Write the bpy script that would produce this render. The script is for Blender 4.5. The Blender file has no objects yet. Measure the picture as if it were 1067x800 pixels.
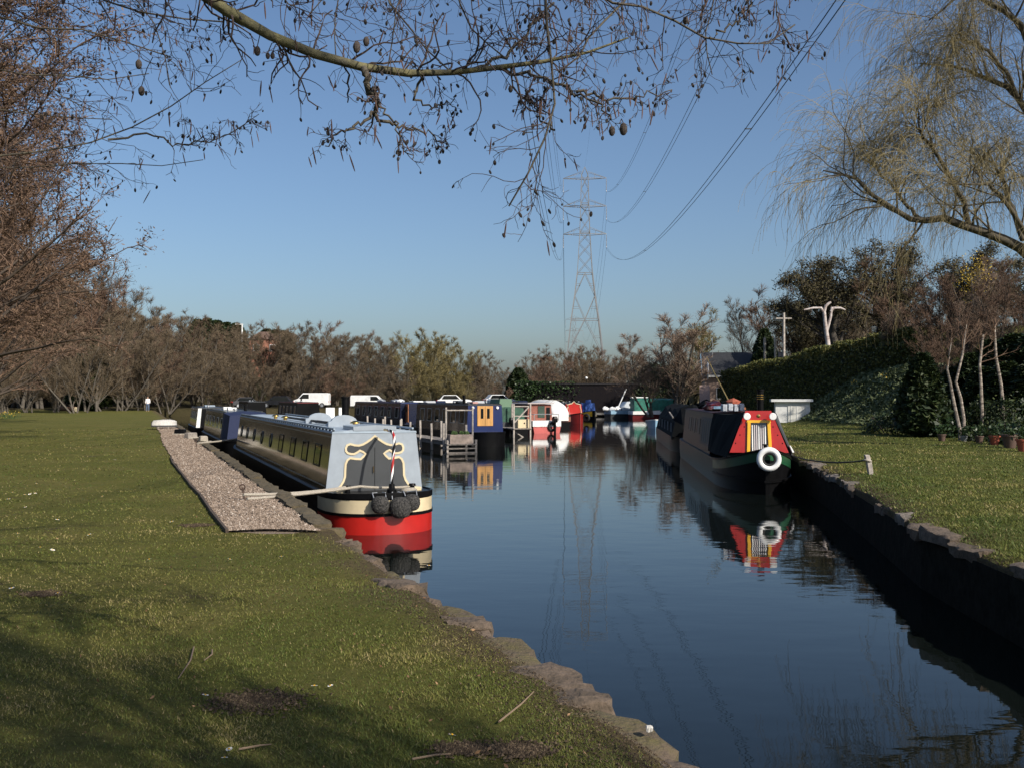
import bpy, math, random
import numpy as np
from mathutils import Vector, Matrix
random.seed(7)
rng = np.random.default_rng(11)
S = bpy.context.scene
C = S.collection

# ------------------------------------------------------------------ camera
H = 2.5            # eye height above the water
F = 1037.0         # focal length in photo pixels (1067 x 800)
PITCH = math.atan(13.0 / F)
cam_d = bpy.data.cameras.new('camera')
cam = bpy.data.objects.new('camera', cam_d)
C.objects.link(cam)
cam.location = (0, 0, H)
cam.rotation_euler = (math.pi / 2 + PITCH, 0, 0)
cam_d.sensor_width = 36.0
cam_d.lens = 36.0 * F / 1067.0
cam_d.clip_start = 0.05
cam_d.clip_end = 6000
S.camera = cam

# ------------------------------------------------------------------ light
SUN_EL = math.radians(34)
SUN_AZ = math.atan2(0.72, -0.69)          # clockwise from +Y: right of and behind the camera
to_sun = Vector((math.sin(SUN_AZ) * math.cos(SUN_EL), math.cos(SUN_AZ) * math.cos(SUN_EL), math.sin(SUN_EL)))
world = bpy.data.worlds.new('World')
S.world = world
world.use_nodes = True
wn = world.node_tree
bg = wn.nodes['Background']
sky = wn.nodes.new('ShaderNodeTexSky')
sky.sky_type = 'NISHITA'
sky.sun_disc = False
sky.sun_elevation = SUN_EL
sky.sun_rotation = SUN_AZ
sky.altitude = 0
sky.air_density = 1.0
sky.dust_density = 2.2
sky.ozone_density = 4.5
wn.links.new(sky.outputs[0], bg.inputs[0])
bg.inputs[1].default_value = 0.085
sun_d = bpy.data.lights.new('sun', 'SUN')
sun_d.energy = 3.9
sun_d.angle = math.radians(0.53)
sun_d.color = (1.0, 0.93, 0.82)
sun = bpy.data.objects.new('sun', sun_d)
C.objects.link(sun)
sun.rotation_euler = (-to_sun).to_track_quat('-Z', 'Y').to_euler()
S.view_settings.view_transform = 'Standard'
S.view_settings.look = 'None'
S.view_settings.gamma = 1
S.view_settings.exposure = 0.54
S.view_settings.use_curve_mapping = False
S.cycles.max_bounces = 6
S.cycles.transparent_max_bounces = 8

# ------------------------------------------------------------------ helpers
def at(px, py, Y):
    """point at depth Y seen at photo pixel (px,py)"""
    return Vector(((px - 533.5) / F * Y, Y, H - (py - 413.0) / F * Y))
def on(px, py, z):
    """point on the level z seen at photo pixel (px,py)"""
    Y = (H - z) * F / (py - 413.0)
    return Vector(((px - 533.5) / F * Y, Y, z))

def nodes_of(m):
    m.use_nodes = True
    nt = m.node_tree
    return nt, nt.nodes['Principled BSDF']
MATS = {}
def mat(name, col, rough=0.6, metal=0.0, var=0.0, scale=8.0, bump=0.0, bscale=40.0, col2=None, spec=0.5, coat=0.0, stretch=None, detail=5.0):
    if name in MATS: return MATS[name]
    m = bpy.data.materials.new(name)
    nt, p = nodes_of(m)
    N, L = nt.nodes, nt.links
    p.inputs['Roughness'].default_value = rough
    p.inputs['Metallic'].default_value = metal
    p.inputs['Specular IOR Level'].default_value = spec
    p.inputs['Coat Weight'].default_value = coat
    p.inputs['Coat Roughness'].default_value = 0.08
    tc = N.new('ShaderNodeTexCoord')
    src = tc.outputs['Object']
    if stretch:
        mp = N.new('ShaderNodeMapping'); mp.inputs['Scale'].default_value = stretch
        L.new(src, mp.inputs[0]); src = mp.outputs[0]
    if var > 0 or col2:
        n = N.new('ShaderNodeTexNoise'); n.inputs['Scale'].default_value = scale; n.inputs['Detail'].default_value = detail
        n.inputs['Roughness'].default_value = 0.65
        L.new(src, n.inputs['Vector'])
        r = N.new('ShaderNodeValToRGB')
        c2 = col2 or tuple(c * (1 - var) for c in col)
        c1 = col if col2 else tuple(min(1, c * (1 + var)) for c in col)
        r.color_ramp.elements[0].position = 0.35; r.color_ramp.elements[1].position = 0.65
        r.color_ramp.elements[0].color = (*c2, 1); r.color_ramp.elements[1].color = (*c1, 1)
        L.new(n.outputs['Fac'], r.inputs[0]); L.new(r.outputs[0], p.inputs['Base Color'])
    else:
        p.inputs['Base Color'].default_value = (*col, 1)
    if bump > 0:
        n = N.new('ShaderNodeTexNoise'); n.inputs['Scale'].default_value = bscale; n.inputs['Detail'].default_value = 6
        L.new(src, n.inputs['Vector'])
        b = N.new('ShaderNodeBump'); b.inputs['Strength'].default_value = bump; b.inputs['Distance'].default_value = 0.02
        L.new(n.outputs['Fac'], b.inputs['Height']); L.new(b.outputs[0], p.inputs['Normal'])
    MATS[name] = m
    return m
def leafmat(name, stops, rough=0.6, trans=0.0):
    """colour per leaf or blade from the random point attribute 'v'"""
    m = bpy.data.materials.new(name)
    nt, p = nodes_of(m)
    N, L = nt.nodes, nt.links
    a = N.new('ShaderNodeAttribute'); a.attribute_name = 'v'
    r = N.new('ShaderNodeValToRGB')
    el = r.color_ramp.elements
    while len(el) < len(stops): el.new(0.5)
    for e, (pos, c) in zip(el, stops):
        e.position = pos; e.color = (*c, 1)
    L.new(a.outputs['Fac'], r.inputs[0]); L.new(r.outputs[0], p.inputs['Base Color'])
    p.inputs['Roughness'].default_value = rough
    p.inputs['Specular IOR Level'].default_value = 0.3
    if trans:
        t = N.new('ShaderNodeBsdfTranslucent'); L.new(r.outputs[0], t.inputs[0])
        mx = N.new('ShaderNodeMixShader'); mx.inputs[0].default_value = trans
        L.new(p.outputs[0], mx.inputs[1]); L.new(t.outputs[0], mx.inputs[2])
        L.new(mx.outputs[0], N['Material Output'].inputs[0])
    return m

def link(o, parent=None):
    C.objects.link(o)
    if parent is not None: o.parent = parent
    return o
def tag(o, label=None, cat=None, group=None, kind=None):
    if label: o['label'] = label
    if cat: o['category'] = cat
    if group: o['group'] = group
    if kind: o['kind'] = kind
    return o
def thing(name, label, cat, loc=(0, 0, 0), rotz=0.0, group=None):
    o = bpy.data.objects.new(name, None)
    o.empty_display_size = 0.2
    C.objects.link(o)
    o.location = loc; o.rotation_euler = (0, 0, rotz)
    return tag(o, label, cat, group)
def npmesh(name, V, Q, m, smooth=False, attr=None, tri=False):
    """mesh from numpy arrays (quads or triangles)"""
    me = bpy.data.meshes.new(name)
    V = np.ascontiguousarray(V, dtype=np.float32); Q = np.ascontiguousarray(Q, dtype=np.int32)
    k = Q.shape[1]
    me.vertices.add(len(V)); me.vertices.foreach_set('co', V.ravel())
    me.loops.add(Q.size); me.loops.foreach_set('vertex_index', Q.ravel())
    me.polygons.add(len(Q))
    me.polygons.foreach_set('loop_start', np.arange(0, Q.size, k, dtype=np.int32))
    me.polygons.foreach_set('use_smooth', np.full(len(Q), smooth, dtype=bool))
    me.update(calc_edges=True)
    if attr is not None:
        a = me.attributes.new('v', 'FLOAT', 'POINT'); a.data.foreach_set('value', np.asarray(attr, dtype=np.float32))
    me.materials.append(m)
    return me
def npobj(name, V, Q, m, parent=None, **k):
    return link(bpy.data.objects.new(name, npmesh(name, V, Q, m, **k)), parent)

class MB:
    """collects shapes for ONE mesh"""
    def __init__(s): s.v = []; s.f = []; s.mi = []; s.cur = 0
    def add(s, vs, fs):
        b = len(s.v); s.v += [tuple(v) for v in vs]
        for f in fs: s.f.append([b + i for i in f]); s.mi.append(s.cur)
        return s
    def box(s, c, d, rz=0.0, taper=1.0):
        x, y, z = d[0] / 2, d[1] / 2, d[2] / 2
        vs = []
        for k, zz in ((1.0, -z), (taper, z)):
            for xx, yy in ((-x, -y), (x, -y), (x, y), (-x, y)):
                X, Y = xx * k, yy * k
                vs.append((c[0] + X * math.cos(rz) - Y * math.sin(rz), c[1] + X * math.sin(rz) + Y * math.cos(rz), c[2] + zz))
        return s.add(vs, [(3, 2, 1, 0), (4, 5, 6, 7), (0, 1, 5, 4), (1, 2, 6, 5), (2, 3, 7, 6), (3, 0, 4, 7)])
    def hexa(s, p):
        """eight points: four of one face, four of the facing one"""
        return s.add(p, [(3, 2, 1, 0), (4, 5, 6, 7), (0, 1, 5, 4), (1, 2, 6, 5), (2, 3, 7, 6), (3, 0, 4, 7)])
    def loft(s, rings, cap=True, closed=True):
        n = len(rings[0]); vs = [p for r in rings for p in r]; fs = []
        for i in range(len(rings) - 1):
            for j in range(n if closed else n - 1):
                a, b = i * n + j, i * n + (j + 1) % n
                fs.append((a, b, b + n, a + n))
        if cap and closed:
            fs.append(tuple(range(n - 1, -1, -1))); fs.append(tuple((len(rings) - 1) * n + j for j in range(n)))
        return s.add(vs, fs)
    def tube(s, pts, r, k=6, cap=True):
        pts = [Vector(p) for p in pts]; rs = r if isinstance(r, (list, tuple)) else [r] * len(pts)
        rings = []; prev = None
        for i, p in enumerate(pts):
            d = (pts[min(i + 1, len(pts) - 1)] - pts[max(i - 1, 0)]).normalized()
            if prev is None: u = d.orthogonal().normalized()
            else:
                u = prev - d * prev.dot(d)
                u = u.normalized() if u.length > 1e-5 else d.orthogonal().normalized()
            prev = u; w = d.cross(u)
            rings.append([p + (u * math.cos(2 * math.pi * j / k) + w * math.sin(2 * math.pi * j / k)) * rs[i] for j in range(k)])
        return s.loft(rings, cap)
    def bar(s, a, b, w, h=None):
        return s.tube([a, b], w * 0.7071, 4)
    def lathe(s, prof, c=(0, 0, 0), k=16, axis='z'):
        rings = []
        for r, z in prof:
            ring = []
            for j in range(k):
                t = 2 * math.pi * j / k; a, b = r * math.cos(t), r * math.sin(t)
                q = (a, b, z) if axis == 'z' else ((z, a, b) if axis == 'x' else (b, z, a))
                ring.append((c[0] + q[0], c[1] + q[1], c[2] + q[2]))
            rings.append(ring)
        return s.loft(rings, True)
    def blob(s, c, d, k=10, n=6, jit=0.0):
        prof = [(max(1e-3, math.sin(math.pi * i / n)), -math.cos(math.pi * i / n)) for i in range(n + 1)]
        rings = []
        for r, z in prof:
            rings.append([(c[0] + r * d[0] * math.cos(2 * math.pi * j / k) * (1 + random.uniform(-jit, jit)),
                           c[1] + r * d[1] * math.sin(2 * math.pi * j / k) * (1 + random.uniform(-jit, jit)),
                           c[2] + z * d[2] * (1 + random.uniform(-jit, jit))) for j in range(k)])
        return s.loft(rings, True)
    def extrude(s, poly, fn, t0, t1):
        """poly: 2D outline; fn(u,v,t)->xyz"""
        n = len(poly)
        vs = [fn(u, v, t0) for u, v in poly] + [fn(u, v, t1) for u, v in poly]
        fs = [tuple(range(n - 1, -1, -1)), tuple(range(n, 2 * n))]
        fs += [(i, (i + 1) % n, n + (i + 1) % n, n + i) for i in range(n)]
        return s.add(vs, fs)
    def torus(s, c, R, r, ax, k=20, q=8):
        """ring round the axis ax"""
        ax = Vector(ax).normalized(); u = ax.orthogonal().normalized(); w = ax.cross(u); c = Vector(c)
        vs = []; fs = []
        for i in range(k):
            t = 2 * math.pi * i / k; d = u * math.cos(t) + w * math.sin(t)
            for j in range(q):
                b = 2 * math.pi * j / q
                vs.append(c + d * (R + r * math.cos(b)) + ax * r * math.sin(b))
        for i in range(k):
            for j in range(q):
                fs.append((i * q + j, ((i + 1) % k) * q + j, ((i + 1) % k) * q + (j + 1) % q, i * q + (j + 1) % q))
        return s.add(vs, fs)
    def build(s, name, m, parent=None, smooth=False, bevel=0.0):
        me = bpy.data.meshes.new(name)
        me.from_pydata(s.v, [], s.f)
        ms = m if isinstance(m, (list, tuple)) else [m]
        for x in ms: me.materials.append(x)
        if len(ms) > 1: me.polygons.foreach_set('material_index', s.mi)
        import bmesh
        bm = bmesh.new(); bm.from_mesh(me); bmesh.ops.recalc_face_normals(bm, faces=bm.faces)
        if bevel > 0:
            bmesh.ops.bevel(bm, geom=bm.edges[:], offset=bevel, segments=1, affect='EDGES', clamp_overlap=True)
        bm.to_mesh(me); bm.free()
        if smooth:
            me.polygons.foreach_set('use_smooth', [True] * len(me.polygons))
            try: me.set_sharp_from_angle(angle=math.radians(40))
            except Exception: pass
        return link(bpy.data.objects.new(name, me), parent)
def copy_tree(o, parent=None):
    c = o.copy(); C.objects.link(c); c.parent = parent
    for ch in list(o.children): copy_tree(ch, c)
    return c

# ------------------------------------------------------------------ value noise for terrain
def vnoise(x, y, seed=0):
    x = np.asarray(x, float); y = np.asarray(y, float)
    xi = np.floor(x).astype(np.int64); yi = np.floor(y).astype(np.int64)
    fx = x - xi; fy = y - yi; fx = fx * fx * (3 - 2 * fx); fy = fy * fy * (3 - 2 * fy)
    def h(a, b):
        n = (a * 374761393 + b * 668265263 + seed * 974711) & 0x7fffffff
        n = ((n ^ (n >> 13)) * 1274126177) & 0x7fffffff
        return ((n ^ (n >> 16)) & 0xffff) / 65535.0
    return (h(xi, yi) * (1 - fx) + h(xi + 1, yi) * fx) * (1 - fy) + (h(xi, yi + 1) * (1 - fx) + h(xi + 1, yi + 1) * fx) * fy
# ================================================================== terrain
def sm(x, a, b):
    t = np.clip((np.asarray(x, float) - a) / (b - a), 0, 1); return t * t * (3 - 2 * t)
def bankL(Y):
    Y = np.asarray(Y, float)
    return 0.85 - 0.3795 * (Y - 4.73) + 0.10 * (vnoise(Y * 0.9, Y * 0, 3) - 0.5) * (Y < 14)
_ry = [-90, 4, 9.95, 13, 17.6, 23.8, 26.3, 45, 134]
_rx = [4.6, 4.9, 5.1, 5.35, 6.25, 7.35, 7.75, 10.6, 20.9]
def bankR(Y): return np.interp(Y, _ry, _rx)
def zL(X, Y):
    X = np.asarray(X, float); Y = np.asarray(Y, float)
    s = bankL(Y) - X
    z = 0.75 + 0.10 * (vnoise(X * 0.35, Y * 0.35, 1) - 0.5) * np.clip(s - 0.6, 0, 1) + 0.03 * (vnoise(X * 1.7, Y * 1.7, 2) - 0.5)
    z = z - 0.08 * np.exp(-np.clip(s, 0, None) / 0.12) * (Y < 13)
    g = sm(-s, -2.8, -2.2) * sm(Y, 12.0, 13.2)          # level under the gravel path
    z = z * (1 - g) + 0.75 * g
    z = z + 2.2 * sm(s, 30, 70) * sm(Y, 30, 90)
    return z
def zR(X, Y):
    X = np.asarray(X, float); Y = np.asarray(Y, float)
    s = X - bankR(Y)
    z = 0.86 + 0.10 * (vnoise(X * 0.4, Y * 0.4, 5) - 0.5) + 0.04 * (vnoise(X * 1.9, Y * 1.9, 6) - 0.5) - 0.12 * np.exp(-np.clip(s, 0, None) / 0.2)
    z = z + 3.2 * sm(X, 17.2, 23.2) * sm(Y, 42, 50) * (1 - sm(Y, 62, 72))
    z = z + 2.6 * sm(X, 23, 29) * sm(Y, 30, 60)
    return z
def zF(X, Y):
    X = np.asarray(X, float); Y = np.asarray(Y, float)
    return 0.95 + 9.5 * sm(Y, 136, 200) * sm(-X, 8, 60) + 3.0 * sm(Y, 150, 260) * sm(np.abs(X), 60, 140) + 2.6 * sm(X, 22, 30) * (1 - sm(Y, 130, 170))

def groundmat(name, cols, patch, dirt, bumpd=0.03):
    """turf: three greens and straw tones in patches, with bare soil showing through"""
    m = bpy.data.materials.new(name)
    nt, p = nodes_of(m); N, L = nt.nodes, nt.links
    tc = N.new('ShaderNodeTexCoord')
    def noise(scale, detail, rough=0.6):
        n = N.new('ShaderNodeTexNoise'); n.inputs['Scale'].default_value = scale; n.inputs['Detail'].default_value = detail
        n.inputs['Roughness'].default_value = rough; L.new(tc.outputs['Object'], n.inputs['Vector']); return n
    n1 = noise(patch, 6); n2 = noise(14, 8, 0.75); n3 = noise(1.1, 8, 0.7); n4 = noise(90, 4, 0.8)
    def ramp(src, a, b, stops):
        r = N.new('ShaderNodeValToRGB'); el = r.color_ramp.elements
        while len(el) < len(stops): el.new(0.5)
        for i, e in enumerate(el):
            e.position = a + (b - a) * i / (len(stops) - 1); e.color = (*stops[i], 1)
        L.new(src, r.inputs[0]); return r
    base = ramp(n1.outputs['Fac'], 0.3, 0.7, cols)
    fine = ramp(n2.outputs['Fac'], 0.3, 0.7, [tuple(c * 0.55 for c in cols[0]), cols[1], cols[-1]])
    mx = N.new('ShaderNodeMix'); mx.data_type = 'RGBA'; mx.inputs[0].default_value = 0.55
    L.new(base.outputs[0], mx.inputs[6]); L.new(fine.outputs[0], mx.inputs[7])
    soil = ramp(n3.outputs['Fac'], dirt, dirt + 0.10, [(0, 0, 0), (1, 1, 1)])
    mx2 = N.new('ShaderNodeMix'); mx2.data_type = 'RGBA'
    L.new(soil.outputs[0], mx2.inputs[0]); L.new(mx.outputs[2], mx2.inputs[6])
    sc = ramp(n4.outputs['Fac'], 0.3, 0.7, [(0.035, 0.024, 0.014), (0.10, 0.075, 0.045)])
    L.new(sc.outputs[0], mx2.inputs[7])
    ea = N.new('ShaderNodeAttribute'); ea.attribute_name = 'v'
    ec = ramp(n2.outputs['Fac'], 0.3, 0.7, [(0.050, 0.036, 0.022), (0.11, 0.082, 0.048), (0.13, 0.11, 0.035)])
    mx3 = N.new('ShaderNodeMix'); mx3.data_type = 'RGBA'
    L.new(ea.outputs['Fac'], mx3.inputs[0]); L.new(mx2.outputs[2], mx3.inputs[6]); L.new(ec.outputs[0], mx3.inputs[7])
    L.new(mx3.outputs[2], p.inputs['Base Color'])
    p.inputs['Roughness'].default_value = 0.95; p.inputs['Specular IOR Level'].default_value = 0.1
    b = N.new('ShaderNodeBump'); b.inputs['Strength'].default_value = 0.9; b.inputs['Distance'].default_value = bumpd
    ad = N.new('ShaderNodeMath'); ad.operation = 'ADD'
    L.new(n2.outputs['Fac'], ad.inputs[0]); L.new(n4.outputs['Fac'], ad.inputs[1]); L.new(ad.outputs[0], b.inputs['Height'])
    L.new(b.outputs[0], p.inputs['Normal'])
    return m
M_TURF = groundmat('turf', [(0.066, 0.080, 0.016), (0.110, 0.108, 0.026), (0.175, 0.142, 0.052)], 0.7, 0.62)
M_TURF_R = groundmat('turf_far_side', [(0.056, 0.070, 0.014), (0.088, 0.096, 0.022), (0.14, 0.122, 0.042)], 0.6, 0.68)
M_FAR = groundmat('rough_ground', [(0.034, 0.036, 0.014), (0.060, 0.050, 0.024), (0.10, 0.08, 0.045)], 0.15, 0.6, 0.1)

def sheet(name, Ys, offs, xf, zf, side, m, skirt, worn=0.0):
    Ys = np.array(Ys); offs = np.array(offs)
    X = xf(Ys)[:, None] + side * offs[None, :]
    Y = np.repeat(Ys[:, None], len(offs), 1)
    Z = zf(X, Y)
    V = np.stack([X, Y, Z], -1)
    if skirt:
        low = V[:, :1].copy(); low[..., 2] = -0.6
        low[..., 0] += side * 0.05
        V = np.concatenate([low, V], 1)
    n, k = V.shape[:2]
    idx = np.arange(n * k).reshape(n, k)
    Q = np.stack([idx[:-1, :-1], idx[1:, :-1], idx[1:, 1:], idx[:-1, 1:]], -1).reshape(-1, 4)
    if side > 0: Q = Q[:, ::-1]
    e = np.zeros((n, k))
    if worn:
        sd = np.abs(V[..., 0] - xf(V[..., 1])); e = np.clip(1.15 - sd / (worn * (.45 + 1.1 * vnoise(V[..., 0] * 2.2, V[..., 1] * 2.2, 61))), 0, 1)
    return tag(npobj(name, V.reshape(-1, 3), Q, m, smooth=True, attr=e.ravel()), kind='structure')
yl = np.concatenate([np.linspace(-90, 0, 19), np.arange(0.4, 20, 0.16), np.arange(20, 60, 0.8), np.linspace(60, 128, 40)])
ol = np.concatenate([[0, 0.04, 0.1, 0.18, 0.28], np.arange(0.4, 14, 0.2), np.arange(14, 40, 1.0), [45, 55, 70, 100, 160, 300, 700, 1500]])
sheet('left_bank', yl, ol, bankL, zL, -1, M_TURF, True, .55)
yr = np.concatenate([np.linspace(-90, 2, 16), np.arange(2.5, 32, 0.25), np.arange(32, 80, 0.8), np.linspace(80, 134, 30)])
orr = np.concatenate([[0, 0.05, 0.12, 0.2, 0.32], np.arange(0.5, 14, 0.3), np.arange(14, 40, 1.2), [45, 55, 70, 100, 160, 300, 700, 1500]])
sheet('right_bank', yr, orr, bankR, zR, 1, M_TURF_R, True, .45)
# land beyond the marina, out to the horizon
yf = np.concatenate([[127.5, 128.2], np.arange(129, 220, 4), [230, 250, 280, 330, 400, 520, 800, 1400, 2600, 4500]])
xa = np.concatenate([[-4500, -2500, -1200, -700, -400, -250], np.arange(-180, 181, 6.0), [250, 400, 700, 1200, 2500, 4500]])
XX, YY = np.meshgrid(xa, yf)
ZZ = zF(XX, YY)
inb = (XX < 21.5) & (XX > -48)
ZZ[0] = np.where(inb[0], -0.6, ZZ[0] - 0.4)
idx = np.arange(XX.size).reshape(XX.shape)
Q = np.stack([idx[:-1, :-1], idx[:-1, 1:], idx[1:, 1:], idx[1:, :-1]], -1).reshape(-1, 4)
tag(npobj('far_ground', np.stack([XX, YY, ZZ], -1).reshape(-1, 3), Q, M_FAR, smooth=True), kind='structure')

# ------------------------------------------------------------------ water
mw = bpy.data.materials.new('canal_water')
nt, p = nodes_of(mw); N, L = nt.nodes, nt.links
p.inputs['Base Color'].default_value = (0.005, 0.007, 0.006, 1)
p.inputs['Roughness'].default_value = 0.015
p.inputs['IOR'].default_value = 1.333
tc = N.new('ShaderNodeTexCoord')
def wav(sx, sy, scale, det):
    mp = N.new('ShaderNodeMapping'); mp.inputs['Scale'].default_value = (sx, sy, 1); mp.inputs['Rotation'].default_value = (0, 0, 0.12)
    L.new(tc.outputs['Object'], mp.inputs[0])
    n = N.new('ShaderNodeTexNoise'); n.inputs['Scale'].default_value = scale; n.inputs['Detail'].default_value = det
    L.new(mp.outputs[0], n.inputs['Vector']); return n
a = wav(0.6, 1.0, 1.6, 2); b_ = wav(0.5, 1.6, 5.5, 2)
pt = wav(1, 1, 0.05, 3)
mu = N.new('ShaderNodeMath'); mu.operation = 'MULTIPLY_ADD'; mu.inputs[1].default_value = 0.16
L.new(b_.outputs['Fac'], mu.inputs[0]); L.new(a.outputs['Fac'], mu.inputs[2])
bp = N.new('ShaderNodeBump'); bp.inputs['Distance'].default_value = 0.0065
L.new(mu.outputs[0], bp.inputs['Height']); L.new(bp.outputs[0], p.inputs['Normal'])
rp = N.new('ShaderNodeMapRange'); rp.inputs[1].default_value = 0.35; rp.inputs[2].default_value = 0.7; rp.inputs[3].default_value = 0.35; rp.inputs[4].default_value = 1.0
L.new(pt.outputs['Fac'], rp.inputs[0]); L.new(rp.outputs[0], bp.inputs['Strength'])
wq = MB().add([(-60, -95, 0), (40, -95, 0), (40, 132, 0), (-60, 132, 0)], [(0, 1, 2, 3)])
tag(wq.build('canal_water', mw), kind='structure')
bed = mat('canal_bed', (0.03, 0.028, 0.02), 0.9)
tag(MB().add([(-60, -95, -0.9), (40, -95, -0.9), (40, 134, -0.9), (-60, 134, -0.9)], [(0, 1, 2, 3)]).build('canal_bed', bed), kind='structure')

# ------------------------------------------------------------------ bank edging: worn coping stones along the near bank
M_STONE = mat('coping_stone', (0.145, 0.105, 0.075), 0.95, col2=(0.060, 0.045, 0.030), scale=9, bump=1.0, bscale=22, detail=9)
M_MOSS = mat('mossy_stone', (0.095, 0.080, 0.030), 0.95, col2=(0.10, 0.072, 0.050), scale=9, bump=1.0, bscale=28, detail=9)
M_WALL = mat('bank_wall', (0.020, 0.018, 0.014), 0.95, col2=(0.009, 0.009, 0.007), scale=5, bump=0.8, bscale=12, spec=0.05)
M_KERB = mat('kerb_block', (0.115, 0.088, 0.050), 0.95, col2=(0.060, 0.048, 0.026), scale=8, bump=1.0, bscale=25, detail=9)
AX = math.radians(110.78)                       # direction of the left bank and its boats
ux, uy = math.cos(AX), math.sin(AX)             # along the bank, away from the camera
nx, ny = -uy, ux                                # towards the land
def rock(L_, W_, H_, jit, seed):
    """irregular worn block with rounded, chipped edges"""
    r = random.Random(seed); mb = MB()
    nx_, ny_ = 5, 4
    prof = [(-1, -0.5), (-1, 0.25), (-0.9, 0.45), (-0.4, 0.53), (0.3, 0.5), (0.88, 0.46), (1, 0.3), (1, -0.5)]
    rings = []
    for i in range(7):
        t = i / 6; e = 0.80 if i in (0, 6) else 1.0
        x = (t - 0.5) * L_
        rings.append([(x + r.uniform(-jit, jit) * 0.5, a_ * W_ / 2 * (e if abs(a_) > .5 else 1) + r.uniform(-jit, jit), b2 * H_ * (e if b2 > 0 else 1) + r.uniform(-jit, jit) * 0.7) for a_, b2 in prof])
    return mb.loft(rings)
wall_l = MB()
for i in range(60):
    y0 = -6 + i * 2.4; y1 = y0 + 2.4
    if y1 > 127: break
    for (ya, yb) in ((y0, y1),):
        xa0, xb0 = float(bankL(ya)) + 0.02, float(bankL(yb)) + 0.02
        wall_l.hexa([(xa0 - 0.25, ya, -0.7), (xa0, ya, -0.7), (xa0, ya, 0.55), (xa0 - 0.25, ya, 0.55), (xb0 - 0.25, yb, -0.7), (xb0, yb, -0.7), (xb0, yb, 0.55), (xb0 - 0.25, yb, 0.55)])
bankwall_l = tag(wall_l.build('left_bank_wall', M_WALL), kind='structure')
y = 2.0; k = 0
while y < 13.2:
    L_ = random.uniform(0.30, 0.95)
    st = rock(L_ * random.uniform(.9, 1.02), random.uniform(0.24, 0.52), 0.16, 0.035, 100 + k).build('coping_stone', M_STONE if k % 3 else M_MOSS, bankwall_l, smooth=True)
    ym = y + L_ / 2 * uy
    st.location = (float(bankL(ym)) - 0.08 + random.uniform(-0.03, 0.03), ym, 0.645 + random.uniform(-0.045, 0.03))
    st.rotation_euler = (random.uniform(-0.10, 0.10), random.uniform(-0.07, 0.07), AX + random.uniform(-0.14, 0.14))
    y += L_ * uy; k += 1
# kerb of mossy sleepers beside the gravel path
y = 13.3
while y < 70:
    L_ = random.uniform(1.0, 1.9) if y < 40 else 3.0
    st = rock(L_ * 0.985, 0.30, 0.20, 0.034, 300 + k).build('kerb_block', M_KERB, bankwall_l, smooth=True)
    ym = y + L_ / 2 * uy
    st.location = (float(bankL(ym)) - 0.10, ym, 0.72 + random.uniform(-0.02, 0.03))
    st.rotation_euler = (0, 0, AX + random.uniform(-0.015, 0.015))
    y += L_ * uy; k += 1
# right bank wall with loose edge stones
wr = MB()
ysr = list(np.arange(-6, 30, .25)) + list(np.arange(30, 133, 1.5))
for ya, yb in zip(ysr[:-1], ysr[1:]):
    a0, b0 = float(bankR(ya)) - 0.02, float(bankR(yb)) - 0.02
    wr.hexa([(a0, ya, -0.7), (a0 + .2, ya, -0.7), (a0 + .2, ya, 0.66), (a0, ya, 0.66), (b0, yb, -0.7), (b0 + .2, yb, -0.7), (b0 + .2, yb, 0.66), (b0, yb, 0.66)])
bankwall_r = tag(wr.build('right_bank_wall', M_WALL), kind='structure')
M_STONE_P = mat('pale_edge_stone', (0.22, 0.18, 0.15), 0.9, col2=(0.08, 0.07, 0.055), scale=8, bump=0.8, bscale=30)
y = 8.0
while y < 26:
    L_ = random.uniform(0.45, 0.95)
    if random.random() < 0.72:
        st = rock(L_, random.uniform(0.25, 0.42), 0.13, 0.03, 500 + k).build('edge_stone', M_STONE_P if random.random() < .4 else M_STONE, bankwall_r, smooth=True)
        ym = y + L_ / 2; dx = float(bankR(ym + .3) - bankR(ym - .3)) / .6
        st.location = (float(bankR(ym)) + 0.13 + random.uniform(-.05, .05), ym, 0.73 + random.uniform(-.04, .03))
        st.rotation_euler = (random.uniform(-.08, .08), random.uniform(-.08, .08), math.atan2(1, dx) + random.uniform(-.1, .1))
    y += L_; k += 1

# ------------------------------------------------------------------ gravel mooring path along the left bank
M_GRAVEL = mat('gravel', (0.26, 0.20, 0.152), 0.95, col2=(0.12, 0.088, 0.062), scale=45, bump=1.0, bscale=60, detail=8)
gy = np.arange(12.75, 70, 0.25)
def pathw(Y): return 1.16 + 0.16 * sm(Y, 14, 24) + 0.07 * (vnoise(np.asarray(Y) * 1.1, np.asarray(Y) * 0, 41) - .5) - 0.2 * sm(Y, 35, 50)
V = []
for Y in gy:
    xr = float(bankL(Y)) - 0.24; xl = float(bankL(Y)) - 0.24 - float(pathw(Y))
    for t in np.linspace(0, 1, 7): V.append((xr + (xl - xr) * t, Y - 0.15 * (t - 0.5), 0.775 - .05 * max(0, 1 - (Y - 12.75) / .5) + 0.022 * math.sin(t * math.pi) + 0.012 * (random.random() - .5)))
n, k_ = len(gy), 7
idx = np.arange(n * k_).reshape(n, k_)
Q = np.stack([idx[:-1, :-1], idx[:-1, 1:], idx[1:, 1:], idx[1:, :-1]], -1).reshape(-1, 4)[:, ::-1]
path = tag(npobj('gravel_path', np.array(V), Q, M_GRAVEL, smooth=True), kind='structure')
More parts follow.
